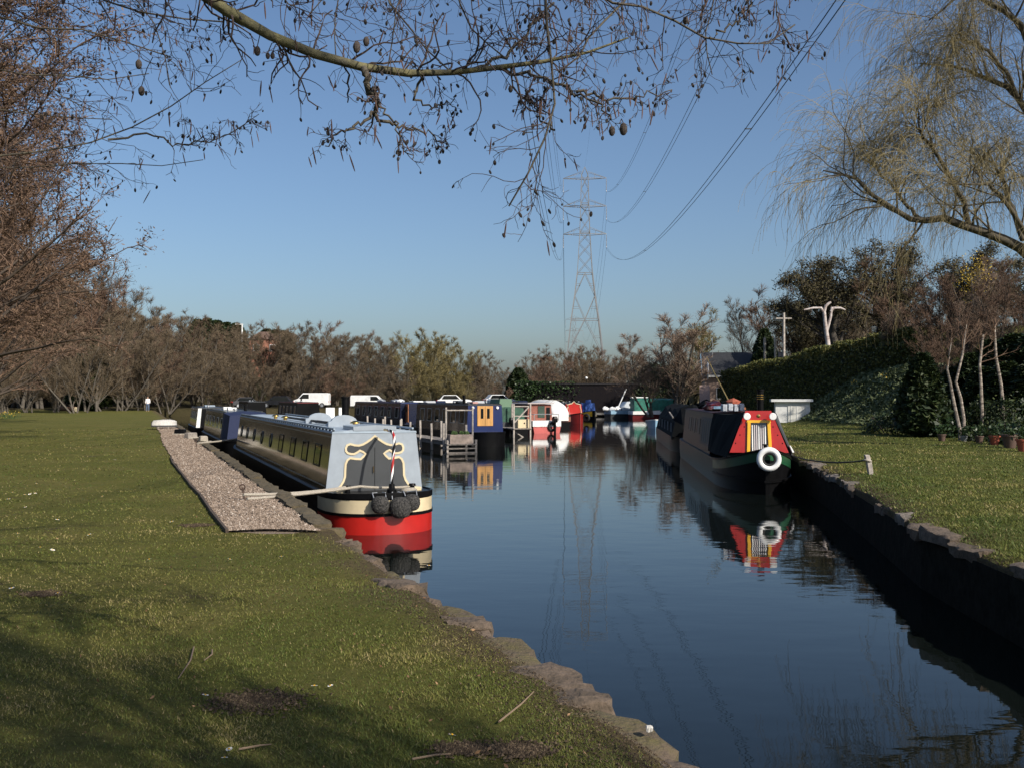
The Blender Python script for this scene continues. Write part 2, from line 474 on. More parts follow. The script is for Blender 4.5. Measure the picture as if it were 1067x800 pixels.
# loose stones
ng = 26000
Yg = 12.85 + (rng.random(ng) ** 1.8) * 42
tt = rng.random(ng)
Xg = bankL(Yg) - 0.22 - tt * (pathw(Yg) + 0.04)
r0 = rng.uniform(0.006, 0.02, ng) * (1 + Yg / 60)
octa = np.array([(1, 0, 0), (0, 1, 0), (-1, 0, 0), (0, -1, 0), (0, 0, 0.8)], float)
ang = rng.random(ng) * 6.28
jit = 1 + rng.uniform(-.35, .35, (ng, 5, 1))
P = octa[None] * r0[:, None, None] * jit
R = np.stack([np.stack([np.cos(ang), -np.sin(ang), 0 * ang], -1), np.stack([np.sin(ang), np.cos(ang), 0 * ang], -1), np.stack([0 * ang, 0 * ang, 1 + 0 * ang], -1)], 1)
P = np.einsum('nij,nkj->nki', R, P) + np.stack([Xg, Yg, 0.778 + 0.022 * np.sin(tt * np.pi)], -1)[:, None]
T = np.array([(0, 1, 4), (1, 2, 4), (2, 3, 4), (3, 0, 4)])
Q = (np.arange(ng)[:, None, None] * 5 + T[None]).reshape(-1, 3)
M_PEB = leafmat('pebble', [(0, (0.09, 0.066, 0.048)), (0.5, (0.21, 0.158, 0.118)), (0.9, (0.30, 0.235, 0.185)), (1, (0.46, 0.40, 0.34))], 0.9)
tag(npobj('loose_gravel', P.reshape(-1, 3), Q, M_PEB, path, attr=np.repeat(rng.random(ng), 5)), kind='stuff')
# timber boards along the path's grass edge
M_EDGE = mat('edge_board', (0.07, 0.05, 0.035), 0.85, var=0.4, scale=12, bump=0.5)
y = 12.8
while y < 27:
    ln = 2.4; y2 = y + ln * uy
    xa0 = float(bankL(y)) - 0.27 - float(pathw(y)); xb0 = float(bankL(y2)) - 0.27 - float(pathw(y2))
    MB().hexa([(xa0 - .04, y, 0.6), (xa0, y, 0.6), (xa0, y, 0.80), (xa0 - .04, y, 0.80), (xb0 - .04, y2 - .02, 0.6), (xb0, y2 - .02, 0.6), (xb0, y2 - .02, 0.80), (xb0 - .04, y2 - .02, 0.80)]).build('edge_board', M_EDGE, path)
    y = y2

# ------------------------------------------------------------------ grass blades (real geometry, thinning with distance)
M_BLADE = leafmat('grass_blade', [(0, (0.062, 0.094, 0.016)), (0.40, (0.135, 0.155, 0.030)), (0.72, (0.235, 0.205, 0.058)), (1, (0.36, 0.28, 0.14))], 0.6, 0.2)
def blades(name, n, rmin, rmax, a0, a1, ok, zf, parent, hmin, hmax):
    u = rng.random(n); r = 1 / (1 / rmin + (1 / rmax - 1 / rmin) * u); th = rng.uniform(a0, a1, n)
    X = r * np.sin(th); Y = r * np.cos(th)
    k = ok(X, Y); X, Y, r = X[k], Y[k], r[k]
    pat = vnoise(X * 1.3, Y * 1.3, 21) * 0.4 + vnoise(X * 4.5, Y * 4.5, 22) * 0.35 + vnoise(X * 13, Y * 13, 25) * .25
    bare = vnoise(X * 1.0 + 7, Y * 1.0, 23) * .5 + vnoise(X * 3.3, Y * 3.3, 24) * .5
    k = bare < 0.66 + .4 * rng.random(len(X)); X, Y, r, pat = X[k], Y[k], r[k], pat[k]; n = len(X)
    h = rng.uniform(hmin, hmax, n) * (0.35 + 1.25 * pat) * (1 + r / 40)
    tall = rng.random(n) < 0.015; h = np.where(tall, h * 1.8, h)
    w = np.maximum(0.0020, 0.0005 * r) * rng.uniform(.7, 1.3, n)
    a = rng.random(n) * 6.283; lean = rng.uniform(0.3, 1.9, n) * h
    la = a + rng.uniform(1.0, 2.1, n)
    Z = zf(X, Y)
    b = np.stack([X, Y, Z - 0.004], -1); d = np.stack([np.cos(a) * w, np.sin(a) * w, 0 * a], -1)
    tip = b + np.stack([np.cos(la) * lean, np.sin(la) * lean, h], -1)
    V = np.stack([b - d, b + d, tip], 1).reshape(-1, 3)
    straw = vnoise(X * .55 + 3, Y * .55, 51) * .55 + vnoise(X * 2.1, Y * 2.1, 52) * .45
    v = np.clip(0.40 + 1.25 * (straw - .5) + .25 * (pat - .5) + rng.normal(0, 0.15, n), 0, 1)
    v = np.where(rng.random(n) < 0.05, rng.uniform(.85, 1, n), v)
    return tag(npobj(name, V, np.arange(3 * n).reshape(-1, 3), M_BLADE, parent, attr=np.repeat(v, 3)), 'short tufty grass covering the lawn' if parent is None else None, kind='stuff')
def okL(X, Y):
    s = bankL(Y) - X
    edge = rng.random(len(X)) < np.clip((s - 0.02) / 0.55, 0.0, 1) ** .7 * (0.25 + 1.3 * vnoise(X * 3, Y * 3, 33))
    onpath = (Y > 12.75 + .25 * (vnoise(X * 4, Y * 0, 35) - .3)) & (s < 0.24 + pathw(Y) - .06 + .14 * vnoise(X * 5, Y * 5, 34))
    return (s > 0.03) & edge & ~onpath
g1 = blades('mown_grass', 760000, 3.2, 60, -1.0, 0.55, okL, zL, None, 0.006, 0.019)
tag(g1, 'short tufty grass on the near left bank with straw tones', 'grass')
def okR(X, Y): return (X - bankR(Y) > 0.03) & (Y > 6)
g2 = blades('mown_grass', 240000, 8, 70, 0.15, 0.75, okR, zR, None, 0.010, 0.030)
tag(g2, 'short grass of the lawn on the far side of the canal', 'grass')

def clods(name, X, Y, Z, rmin, rmax, m, parent=None):
    n = len(X); r0 = rng.uniform(rmin, rmax, n); ang = rng.random(n) * 6.28
    base = np.array([(1, 0, 0), (0, 1, 0), (-1, 0, 0), (0, -1, 0), (0, 0, .75)], float)
    P = base[None] * r0[:, None, None] * (1 + rng.uniform(-.45, .45, (n, 5, 1)))
    ca, sa = np.cos(ang)[:, None], np.sin(ang)[:, None]
    P = np.stack([P[..., 0] * ca - P[..., 1] * sa, P[..., 0] * sa + P[..., 1] * ca, P[..., 2]], -1) + np.stack([X, Y, Z], -1)[:, None]
    T = np.array([(0, 1, 4), (1, 2, 4), (2, 3, 4), (3, 0, 4)])
    return npobj(name, P.reshape(-1, 3), (np.arange(n)[:, None, None] * 5 + T[None]).reshape(-1, 3), m, parent, attr=np.repeat(rng.random(n), 5))
M_CLOD = leafmat('soil_crumb', [(0, (.024, .016, .010)), (.7, (.062, .043, .026)), (1, (.13, .095, .06))], .95)
n = 7000; Y = 1 / (1 / 3.0 + (1 / 14 - 1 / 3.0) * rng.random(n)); s_ = np.abs(rng.normal(.22, .2, n)) + .02; X = bankL(Y) - s_
tag(clods('edge_crumbs', X, Y, zL(X, Y) + .004 + .02 * (s_ < .25), .003, .009, M_CLOD), 'crumbs of soil and grit along the worn stone edge of the near bank', 'soil', kind='stuff')
# ================================================================== boats
def paint(name, col, rough=0.25, coat=0.3, var=0.10):
    return mat(name, col, rough, var=var, scale=2.5, bump=0.04, bscale=3.0, coat=coat)
P_BLACK = mat('hull_black', (0.0045, 0.0045, 0.005), 0.4, var=.3, scale=3, spec=.12)
P_GREENBLK = paint('bottle_green', (0.010, 0.016, 0.011), 0.10, 0.6)
P_GREY = paint('pale_grey_blue', (0.28, 0.32, 0.365), 0.35)
P_ROOF = mat('roof_grey', (0.30, 0.36, 0.42), 0.7, var=.15, scale=2, spec=.3)
P_DKGREY = paint('dark_grey_door', (0.040, 0.044, 0.048), 0.45)
P_CREAM = paint('cream', (0.60, 0.50, 0.32), 0.35)
P_RED = paint('signal_red', (0.38, 0.014, 0.010), 0.35)
P_WHITE = paint('white_paint', (0.78, 0.78, 0.76), 0.35)
P_NAVY = paint('navy', (0.010, 0.022, 0.095), 0.3)
P_DKNAVY = paint('dark_navy', (0.010, 0.014, 0.034), 0.2, 0.4)
P_GREEN = paint('deck_green', (0.012, 0.070, 0.030), 0.35)
P_YEL = paint('yellow', (0.75, 0.40, 0.015), 0.4)
P_MAROON = paint('maroon', (0.13, 0.015, 0.015), 0.4)
P_PINKRED = paint('faded_red', (0.48, 0.10, 0.09), 0.5)
P_BLUE = paint('mid_blue', (0.03, 0.085, 0.30), 0.4)
P_PALEBLUE = paint('pale_blue', (0.22, 0.36, 0.48), 0.4)
M_GLASS = mat('dark_glass', (0.012, 0.014, 0.015), 0.03, spec=0.8)
M_BRASS = mat('brass', (0.60, 0.38, 0.12), 0.25, 1.0)
M_CHROME = mat('chrome', (0.75, 0.75, 0.75), 0.12, 1.0)
M_STEEL = mat('galvanised', (0.42, 0.43, 0.44), 0.45, 0.7, var=0.2)
M_ROPE = mat('rope', (0.36, 0.32, 0.26), 0.9, var=0.25, scale=60, bump=0.6, bscale=120)
M_FENDER = mat('rope_fender', (0.060, 0.056, 0.052), 0.9, col2=(.006, .006, .006), scale=38, bump=1.0, bscale=40, detail=1)
M_CANVAS = mat('black_canvas', (0.006, 0.007, 0.008), 0.9, spec=.1, var=0.25, scale=2, bump=0.5, bscale=5)
M_CANVAS_G = mat('green_canvas', (0.030, 0.085, 0.055), 0.8, var=0.35, scale=3, bump=0.6, bscale=6)
M_TARP = mat('white_tarpaulin', (0.66, 0.66, 0.64), 0.6, var=0.12, scale=3, bump=0.6, bscale=5)
M_TEAL = mat('teal_tarpaulin', (0.012, 0.14, 0.10), 0.55, var=0.35, scale=2, bump=0.7, bscale=4)
M_TYRE = mat('rubber', (0.016, 0.016, 0.016), 0.8)
M_WOOD = mat('varnished_wood', (0.52, 0.27, 0.08), 0.45, var=0.2, scale=6, stretch=(1, 1, 0.15))
M_ORANGEWOOD = mat('orange_wood', (0.36, 0.13, 0.045), 0.5, var=0.25, scale=6)
M_PLANK = mat('weathered_plank', (0.24, 0.21, 0.18), 0.9, var=0.35, scale=7, bump=0.5, bscale=30)
M_CURTAIN = mat('striped_curtain', (0.55, 0.50, 0.50), 0.85)

def hull_w(x, L, stern, bow, W):
    w = W
    if x < stern[0]: w = W * max(0.02, 1 - abs(1 - x / stern[0]) ** stern[1]) ** stern[2]
    if x > L - bow[0]:
        t = (x - (L - bow[0])) / bow[0]; w = min(w, W * max(0.02, 1 - t ** bow[1]) ** bow[2])
    return w
ROUND = (1.15, 2.4, 0.45)      # rounded counter stern
POINT = (3.2, 2.0, 0.85)       # pointed bow
def hull(root, L, near, far, sheer_near, sheer_far, m, W=1.04, g=0.68, name='hull', bands=()):
    xs = sorted(set([0, 0.03, 0.1, 0.2, 0.35, 0.55, 0.8, 1.1, 1.5, 2.0, 2.6, 3.2, L / 2, L - 3.2, L - 2.6, L - 2, L - 1.5, L - 1.1, L - .7, L - .4, L - .2, L - 0.05, L]))
    def gz(x):
        z = g
        if x < 3.2: z = g + sheer_near * (1 - x / 3.2) ** 2
        if x > L - 3.2: z = g + sheer_far * ((x - L + 3.2) / 3.2) ** 2
        return z
    def ring(x, a, b, o=0.0, lo=None):
        w = hull_w(x, L, near, far, W) + o
        return w
    mb = MB(); rings = []
    for x in xs:
        w = hull_w(x, L, near, far, W); z = gz(x)
        rings.append([(x, w, z), (x, w * 1.0, z * 0.5), (x, w * 0.98, 0.08), (x, w * 0.90, -0.35), (x, -w * 0.90, -0.35), (x, -w * 0.98, 0.08), (x, -w, z * 0.5), (x, -w, z)])
    mb.loft(rings)
    h = mb.build(name, m, root, smooth=True)
    # rubbing strakes and painted bands that run round the near end
    for bname, bm_, x1, z0, z1, off, rel in bands:
        path = []
        for x in [q for q in xs if q <= x1]: path.append((x, hull_w(x, L, near, far, W), gz(x)))
        pts = [(x, w, z) for x, w, z in reversed(path)] + [(x, -w, z) for x, w, z in path]
        rg = []
        for x, w, gzx in pts:
            s = 1 if w > 0 else -1
            k = 1 - min(1, x / near[0]); ox = -off * k
            a_, b_2 = (z0, z1) if not rel else (gzx + z0, gzx + z1)
            rg.append([(x + ox, w + s * off, a_), (x + ox, w + s * off, b_2), (x + 0.02, w - s * 0.01, b_2), (x + 0.02, w - s * 0.01, a_)])
        MB().loft(rg).build(bname, bm_, h, smooth=True)
    return h, gz
def cabin(root, x0, x1, m, mroof, z0=0.66, z1=1.80, wb=0.94, wt=0.80, camber=0.07, name='cabin'):
    prof = [(-wb, z0), (-wt, z1)]
    roofp = [(-wt - .03, z1 + .002), (-wt - .02, z1 + .035), (-wt * .5, z1 + camber * .8), (0, z1 + camber), (wt * .5, z1 + camber * .8), (wt + .02, z1 + .035), (wt + .03, z1 + .002)]
    c = MB().loft([[(x, -wb, z0), (x, -wt, z1), (x, wt, z1), (x, wb, z0)] for x in (x0, x1)]).build(name, m, root)
    r = MB().loft([[(x, a, b) for a, b in roofp] for x in (x0 - .04, x1 + .05)]).build('roof', mroof, root, smooth=True)
    def side(x, z, s, off=0.0):
        t = (z - z0) / (z1 - z0); return (x, s * (wb + (wt - wb) * t + off), z)
    return c, r, side
def rect_window(parent, side, s, xa, xb, za, zb, m=M_GLASS, frame=M_STEEL):
    p = lambda x, z, o: side(x, z, s, o)
    f = MB(); b = 0.03
    for (a0, a1, c0, c1) in ((xa - b, xb + b, zb, zb + b), (xa - b, xb + b, za - b, za), (xa - b, xa, za, zb), (xb, xb + b, za, zb)):
        f.hexa([p(a0, c0, -.01), p(a1, c0, -.01), p(a1, c1, -.01), p(a0, c1, -.01), p(a0, c0, .014), p(a1, c0, .014), p(a1, c1, .014), p(a0, c1, .014)])
    w = f.build('window', frame, parent)
    MB().hexa([p(xa, za, -.01), p(xb, za, -.01), p(xb, zb, -.01), p(xa, zb, -.01), p(xa, za, .006), p(xb, za, .006), p(xb, zb, .006), p(xa, zb, .006)]).build('pane', m, w)
    return w
def porthole(parent, side, s, x, z, r=0.17, m=M_BRASS):
    f = MB(); n = 18
    def ringp(rad, o): return [side(x + rad * math.cos(2 * math.pi * j / n), z + rad * math.sin(2 * math.pi * j / n), s, o) for j in range(n)]
    f.loft([ringp(r, -.01), ringp(r, .022), ringp(r * .82, .022), ringp(r * .82, .0)], cap=False)
    w = f.build('porthole', m, parent, smooth=True)
    MB().loft([ringp(r * .83, -.01), ringp(r * .83, .008)]).build('pane', M_GLASS, w)
def handrail(root, x0, x1, y, z, m, mp, step=0.42):
    h = MB().loft([[(x, y - .018, z + .045), (x, y + .018, z + .045), (x, y + .018, z + .08), (x, y - .018, z + .08)] for x in (x0, x1)]).build('handrail', m, root)
    n = int((x1 - x0) / step); base = None
    for i in range(n + 1):
        o = None
        if base is None:
            o = MB().box((0, 0, 0), (0.09, 0.030, 0.06)).build('rail_block', mp, h); base = o
        else:
            o = link(base.copy(), h)
        o.location = (x0 + .1 + i * (x1 - x0 - .2) / n, y, z + .018)
def mushroom(root, x, y, z, m=M_BRASS):
    MB().lathe([(.05, 0), (.05, .07), (.11, .075), (.105, .10), (.06, .125), (.01, .135)], (x, y, z - .01), 14).build('mushroom_vent', m, root, smooth=True)
def chimney(root, x, y, z, h=0.6, r=0.075, bands=True):
    c = MB().lathe([(r * 1.3, 0), (r * 1.3, .04), (r, .05), (r, h), (r * 1.25, h), (r * 1.25, h + .035), (r * .8, h + .035)], (x, y, z - .02), 16).build('chimney', P_BLACK, root, smooth=True)
    if bands:
        for q in (.62, .70, .78): MB().lathe([(r + .004, 0), (r + .007, .005), (r + .007, .018), (r + .004, .022)], (x, y, z + h * q), 16).build('brass_band', M_BRASS, c)
    return c
def place(root, x, y, ang):
    root.location = (x, y, 0); root.rotation_euler = (0, 0, ang)

# ------------------------------------------------------------------ the grey-sterned narrowboat beside the gravel path
def grey_narrowboat():
    t = thing('narrowboat', 'narrowboat with pale grey roof and scroll-painted stern, cream and red counter, beside the gravel path', 'narrowboat', group='narrowboats moored along the gravel path')
    L = 22.0
    h, gz = hull(t, L, ROUND, POINT, 0.05, 0.35, P_BLACK, bands=[
        ('rim_band', P_BLACK, 1.5, -0.075, 0.025, 0.022, True),
        ('cream_band', P_CREAM, 1.5, 0.385, 0.625, 0.008, False),
        ('rubbing_strake', P_BLACK, 1.5, 0.335, 0.385, 0.024, False),
        ('red_band', P_RED, 1.5, -0.10, 0.335, 0.010, False)])
    xb = 1.25; z0, z1, wb, wt = 0.66, 1.80, 0.95, 0.80
    c, r, side = cabin(t, xb, L - 3.0, P_GREENBLK, P_ROOF, z0, z1, wb, wt)
    fn = lambda u, v, o: (xb - o, -u, v)          # u to the right as seen from astern
    # stern bulkhead sheet
    MB().extrude([(-wb, z0), (wb, z0), (wt + .02, z1 + .02), (wt * .5, z1 + .075), (0, z1 + .09), (-wt * .5, z1 + .075), (-wt - .02, z1 + .02)], fn, -0.01, 0.03).build('stern_bulkhead', P_GREY, t)
    k = 0.00352
    half = [(0, 60), (-22, 80), (-43, 95), (-62, 106), (-83, 112), (-105, 110), (-128, 103), (-144, 109), (-151, 125), (-150, 141), (-141, 152), (-125, 157), (-108, 158), (-93, 150), (-78, 139), (-62, 147), (-48, 158), (-60, 172), (-74, 186), (-100, 184), (-128, 179), (-143, 190), (-152, 212), (-154, 245), (-155, 280), (-163, 305), (-178, 330), (-196, 348), (-216, 366)]
    def q(p): return (p[0] * k * 1.06, z0 + .005 + (368 - p[1]) * k)
    left = [q(p) for p in half]; right = [(-a, b) for a, b in reversed(left)]
    outline = left + right[:-1]
    d = MB().extrude(outline, fn, 0.028, 0.038).build('stern_doors', P_DKGREY, t)
    MB().box((xb - .040, 0, 1.1), (.006, .008, .85)).build('door_gap', P_BLACK, d)
    MB().tube([(xb - .045, .03, 1.05), (xb - .075, .03, 1.05), (xb - .075, .03, 1.16), (xb - .045, .03, 1.16)], .008).build('door_handle', M_BRASS, d)
    # cream scroll line round the doors
    path = [q(p) for p in half][::-1] + [(-a, b) for a, b in left[1:]]
    n = len(path); rg = []
    for i, (u, v) in enumerate(path):
        a0 = path[max(i - 1, 0)]; a1 = path[min(i + 1, n - 1)]
        dx, dz = a1[0] - a0[0], a1[1] - a0[1]; l = math.hypot(dx, dz) or 1; px_, pz_ = -dz / l * .020, dx / l * .020
        rg.append([fn(u - px_, v - pz_, .036), fn(u - px_, v - pz_, .046), fn(u + px_, v + pz_, .046), fn(u + px_, v + pz_, .036)])
    MB().loft(rg).build('scroll_line', P_CREAM, t)
    # sliding hatch and rails
    MB().loft([[(x, -.42, z1 + .05), (x, -.42, z1 + .13), (x, 0, z1 + .155), (x, .42, z1 + .13), (x, .42, z1 + .05)] for x in (xb - .05, xb + .95)]).build('sliding_hatch', P_GREY, t)
    # side windows on the bank side: round and long ones, and the panel lines
    for s in (1, -1):
        for x in (2.6, 4.2, 6.0, 8.0, 10.0, 12.0, 14.0, 16.0, 17.8): 
            if int(x * 10) % 3 == 1 or x > 9.5: porthole(c, side, s, x, 1.32, .19, P_DKGREY)
            else: rect_window(c, side, s, x - .32, x + .32, 1.14, 1.52, M_GLASS, P_BLACK)
        for (zz) in (0.78, 1.72):
            MB().hexa([side(xb + .1, zz, s, -.005), side(L - 3.1, zz, s, -.005), side(L - 3.1, zz + .022, s, -.005), side(xb + .1, zz + .022, s, -.005), side(xb + .1, zz, s, .004), side(L - 3.1, zz, s, .004), side(L - 3.1, zz + .022, s, .004), side(xb + .1, zz + .022, s, .004)]).build('coach_line', mat('coach_line', (0.20, 0.17, 0.13), 0.4), c)
        handrail(t, xb + .02, L - 3.1, s * (wt - .03), z1 + .02, P_ROOF, P_BLACK, 0.38)
    # roof furniture
    zr = z1 + .07
    mushroom(t, 10.2, .45, zr - .01); mushroom(t, 12.2, .45, zr - .01); mushroom(t, 3.3, -.05, zr)
    chimney(t, 5.6, -.30, zr - .01, 0.62, .085, False)
    for x in (3.6, 6.6):                                   # two arched boxes
        pts = [(-.34, 0), (.34, 0), (.34, .10)] + [(.28 * math.cos(a_) , .10 + .15 * math.sin(a_)) for a_ in np.linspace(0.15, math.pi - .15, 9)] + [(-.34, .10)]
        MB().extrude(pts, lambda u, v, o: (x + o, u + .12, zr - .01 + v), 0, .12).build('arched_roof_board', P_GREY, t)
        MB().box((x + .55, .1, zr + .02), (.8, .55, .10), taper=.8).build('roof_box', P_ROOF, t)
    for y_ in (-.33, -.66):
        MB().box((7.7, y_, zr + .17), (.05, .22, .36)).build('white_headboard', P_WHITE, t)
    MB().tube([(4.5, .33, zr + .05), (11.5, .30, zr + .05)], .03, 8).build('boat_pole', P_BLACK, t)
    MB().tube([(4.2, .20, zr + .05), (9.0, .16, zr + .05)], .02, 8).build('boat_hook', M_PLANK, t)
    MB().box((8.5, -.05, zr + .035), (2.6, .26, .05)).build('gang_plank', P_ROOF, t)
    # swan-neck tiller with a barber's-pole spiral
    X0 = .26
    pts = [(X0, -.10, .74), (X0, -.10, .95), (X0 + .02, -.115, 1.2), (X0 + .05, -.14, 1.45), (X0 + .08, -.165, 1.65), (X0 + .13, -.17, 1.78), (X0 + .24, -.16, 1.85), (X0 + .40, -.14, 1.87)]
    cur = []
    for i in range(len(pts) - 1):
        for j in range(5): cur.append(Vector(pts[i]).lerp(Vector(pts[i + 1]), j / 5))
    cur.append(Vector(pts[-1]))
    mb = MB(); nrm = 9
    rings = []
    for i, p_ in enumerate(cur):
        d_ = (cur[min(i + 1, len(cur) - 1)] - cur[max(i - 1, 0)]).normalized(); u_ = d_.cross(Vector((0, 1, 0))).normalized(); w_ = d_.cross(u_)
        rings.append([p_ + (u_ * math.cos(2 * math.pi * j / nrm + i * .45) + w_ * math.sin(2 * math.pi * j / nrm + i * .45)) * .028 for j in range(nrm)])
    base = len(mb.v); mb.v += [tuple(p_) for r_ in rings for p_ in r_]
    for i in range(len(rings) - 1):
        for j in range(nrm):
            mb.f.append([i * nrm + j, i * nrm + (j + 1) % nrm, (i + 1) * nrm + (j + 1) % nrm, (i + 1) * nrm + j]); mb.mi.append((0, 0, 0, 1, 1, 2, 2, 2, 1)[j])
    mb.build('tiller', [P_RED, P_WHITE, P_BLACK], t, smooth=True)
    MB().lathe([(.09, 0), (.09, .10), (.06, .12), (.05, .2)], (X0, -.10, .70), 16).build('rudder_post', P_BLACK, t, smooth=True)
    MB().lathe([(.02, 0), (.03, .1), (.02, .2), (.028, .34), (.005, .36)], (X0 + .38, -.14, 1.87), 10, 'x').build('tiller_handle', M_BRASS, t, smooth=True)
    for i, (y_, z_, rr, ln) in enumerate(((-.16, .50, .19, .16), (.20, .56, .155, .22), (-.38, .58, .15, .2))):
        prof = [(rr * math.sin(a_) ** .7 + .002, -math.cos(a_) * rr * 1.02) for a_ in np.linspace(0, math.pi, 13)]
        f = MB(); K = 20; rg = []
        for m_, (a_, b_2) in enumerate(prof):
            rg.append([(-.10 - .04 * (i == 0) + a_ * .8 * math.cos(2 * math.pi * j / K) * (1 + .07 * ((j + m_) % 2)), y_ + a_ * math.sin(2 * math.pi * j / K) * (1 + .07 * ((j + m_) % 2)), z_ + b_2) for j in range(K)])
        f.loft(rg)
        o = f.build('rope_fender', M_FENDER, t)
        for s_ in (-1, 1): MB().tube([(-.10, y_ + s_ * rr * .7, z_ + rr * .6), (.02, y_ + s_ * .12, z_ + rr + .05), (.12, y_ * .8 + s_ * .05, .76)], .011).build('chain', M_STEEL, o)
    for s in (1, -1):
        MB().lathe([(.05, 0), (.045, .12), (.075, .13), (.06, .17)], (.75, s * .62, .68), 12).build('mooring_dolly', P_BLACK, t, smooth=True)
        MB().box((.95, s * .70, .735), (.28, .24, .08)).build('deck_locker', P_CREAM, t, bevel=.01)
    MB().blob((.62, -.52, .74), (.13, .16, .05), 12, 5, .12).build('coiled_rope', M_ROPE, t, smooth=True)
    # foredeck cover at the far end
    MB().loft([[(x, -w_, .72 + (x - L + 3.4) * .05), (x, -w_ * .8, zz), (x, w_ * .8, zz), (x, w_, .72 + (x - L + 3.4) * .05)] for x, w_, zz in ((L - 2.98, .95, 1.74), (L - 2.2, .88, 1.55), (L - 1.6, .74, 1.05))]).build('bow_cover', M_CANVAS, t)
    return t
gb = grey_narrowboat()
# the stern bulkhead's centre stands 19.2 m out
GBX, GBY = -2.66 - 1.25 * ux, 19.25 - 1.25 * uy
place(gb, GBX, GBY, AX)

# ------------------------------------------------------------------ plain narrowboats (near end = open doors or cover)
def plain_narrowboat(label, L, side_m, end_m, roof_m, x, y, ang, z1=1.8, group=None, deck=1.0, win='rect', doors=None, near=ROUND, sheer=.05, extras=None, nwin=5, far=POINT, z0=.66, wb=.94, wt=.80):
    t = thing('narrowboat', label, 'narrowboat', group=group)
    h, gz = hull(t, L, near, far, sheer, .3, P_BLACK, bands=[('rubbing_strake', P_BLACK, L * .5, -.06, .02, .02, True)])
    c, r, side = cabin(t, deck, L - 2.8, side_m, roof_m, z0, z1, wb, wt)
    MB().extrude([(-wb, z0), (wb, z0), (wt, z1), (-wt, z1)], lambda u, v, o: (deck - o, -u, v), -.01, .02).build('end_bulkhead', end_m, t)
    for s in (1, -1):
        for i in range(nwin):
            xx = deck + .9 + i * (L - 3.8 - deck - 1.2) / max(1, nwin - 1)
            if win == 'rect': rect_window(c, side, s, xx - .4, xx + .4, z0 + .5, z1 - .24)
            else: porthole(c, side, s, xx, (z0 + z1) / 2 + .15, .18)
        MB().loft([[(xx, s * (wt - .05) - .02, z1 + .04), (xx, s * (wt - .05) + .02, z1 + .04), (xx, s * (wt - .05) + .02, z1 + .085), (xx, s * (wt - .05) - .02, z1 + .085)] for xx in (deck, L - 2.9)]).build('handrail', roof_m, t)
    for xx in (deck + 2.0, deck + 4.5): mushroom(t, xx, .2, z1 + .06, M_STEEL)
    if doors:
        y0, y1, za, zb, dm = doors
        d = MB().box((deck - .035, (y0 + y1) / 2, (za + zb) / 2), (.03, y1 - y0, zb - za)).build('stern_doors', dm, t, bevel=.008)
        for q in (.3, .7):
            yy = y0 + (y1 - y0) * q
            MB().box((deck - .052, yy, za + (zb - za) * .62), (.012, (y1 - y0) * .17, (zb - za) * .5)).build('door_pane', M_GLASS, d)
        MB().box((deck - .054, (y0 + y1) / 2, (za + zb) / 2), (.01, .012, (zb - za) * .98)).build('door_gap', P_BLACK, d)
    if extras: extras(t, c, side, z1, deck, L)
    place(t, x, y, ang)
    return t
GP = 'narrowboats moored along the gravel path'
def along(d): return GBX + ux * d, GBY + uy * d
def ex2(t, c, side, z1, deck, L):
    MB().loft([[(x, -w_, .70), (x, -w_ * .86, zz), (x, 0, zz + .06), (x, w_ * .86, zz), (x, w_, .70)] for x, w_, zz in ((.25, .80, 1.72), (.9, .97, 1.80), (1.55, .97, 1.84))]).build('stern_cover', mat('navy_canvas', (0.010, 0.018, 0.06), .75, bump=.4, bscale=5), t)
    chimney(t, 4, -.3, z1 + .05, .3, .06, False)
    for xx in (6, 8.5): MB().box((xx, .1, z1 + .13), (.5, .4, .14)).build('roof_box', P_WHITE, t, bevel=.02)
bx, by = along(24.2)
plain_narrowboat('dark narrowboat with navy canvas stern cover, moored beyond the grey-roofed one', 15.5, P_GREENBLK, P_NAVY, P_DKGREY, bx, by, AX, group=GP, deck=1.4, extras=ex2)
def ex3(t, c, side, z1, deck, L):
    MB().hexa([(deck - .06, .80, .70), (deck - .02, .99, .70), (deck - .02, .86, z1 + .03), (deck - .06, .70, z1 + .03), (deck - .12, .80, .70), (deck - .08, 1.02, .70), (deck - .08, .89, z1 + .03), (deck - .12, .70, z1 + .03)]).build('white_corner_panel', P_WHITE, t)
    MB().box((5, 0, z1 + .12), (1.2, .6, .1)).build('roof_box', P_ROOF, t, bevel=.02)
bx, by = along(41.5)
plain_narrowboat('short dark narrowboat with white corner panel at the far end of the path', 12.5, P_GREENBLK, P_BLACK, P_DKGREY, bx, by, AX, group=GP, deck=1.0, extras=ex3)

# ------------------------------------------------------------------ marina: blue boat with wooden doors, its neighbour behind
GM = 'boats on the marina pontoons'
BX, BY = -1.02, 49.6
def exblue(t, c, side, z1, deck, L):
    for y_ in (-.66, .66): MB().lathe([(.07, 0), (.075, .05), (.04, .07)], (deck - .085, y_, z1 - .12), 14, 'x').build('tunnel_lamp', P_WHITE, t, smooth=True)
    chimney(t, 3.5, .3, z1 + .05, .45, .08, False)
    MB().box((5.5, -.1, z1 + .14), (1.0, .5, .16)).build('roof_box', P_BLACK, t, bevel=.03)
    MB().box((2.2, .2, z1 + .12), (.6, .3, .1)).build('roof_box', mat('faded_pink', (.45, .25, .22), .7), t, bevel=.02)
    MB().blob((4.2, 0, z1 + .17), (.5, .35, .14), 10, 5, .2).build('folded_sheet', M_TARP, t)
plain_narrowboat('blue narrowboat with pale wooden doors in its stern, beside the timber pontoon', 13.5, P_DKNAVY, P_NAVY, P_DKGREY, BX, BY, AX, z1=2.06, group=GM, deck=1.0, doors=(-.42, .42, 1.02, 2.03, M_WOOD), extras=exblue, nwin=6, wb=.98, wt=.90)
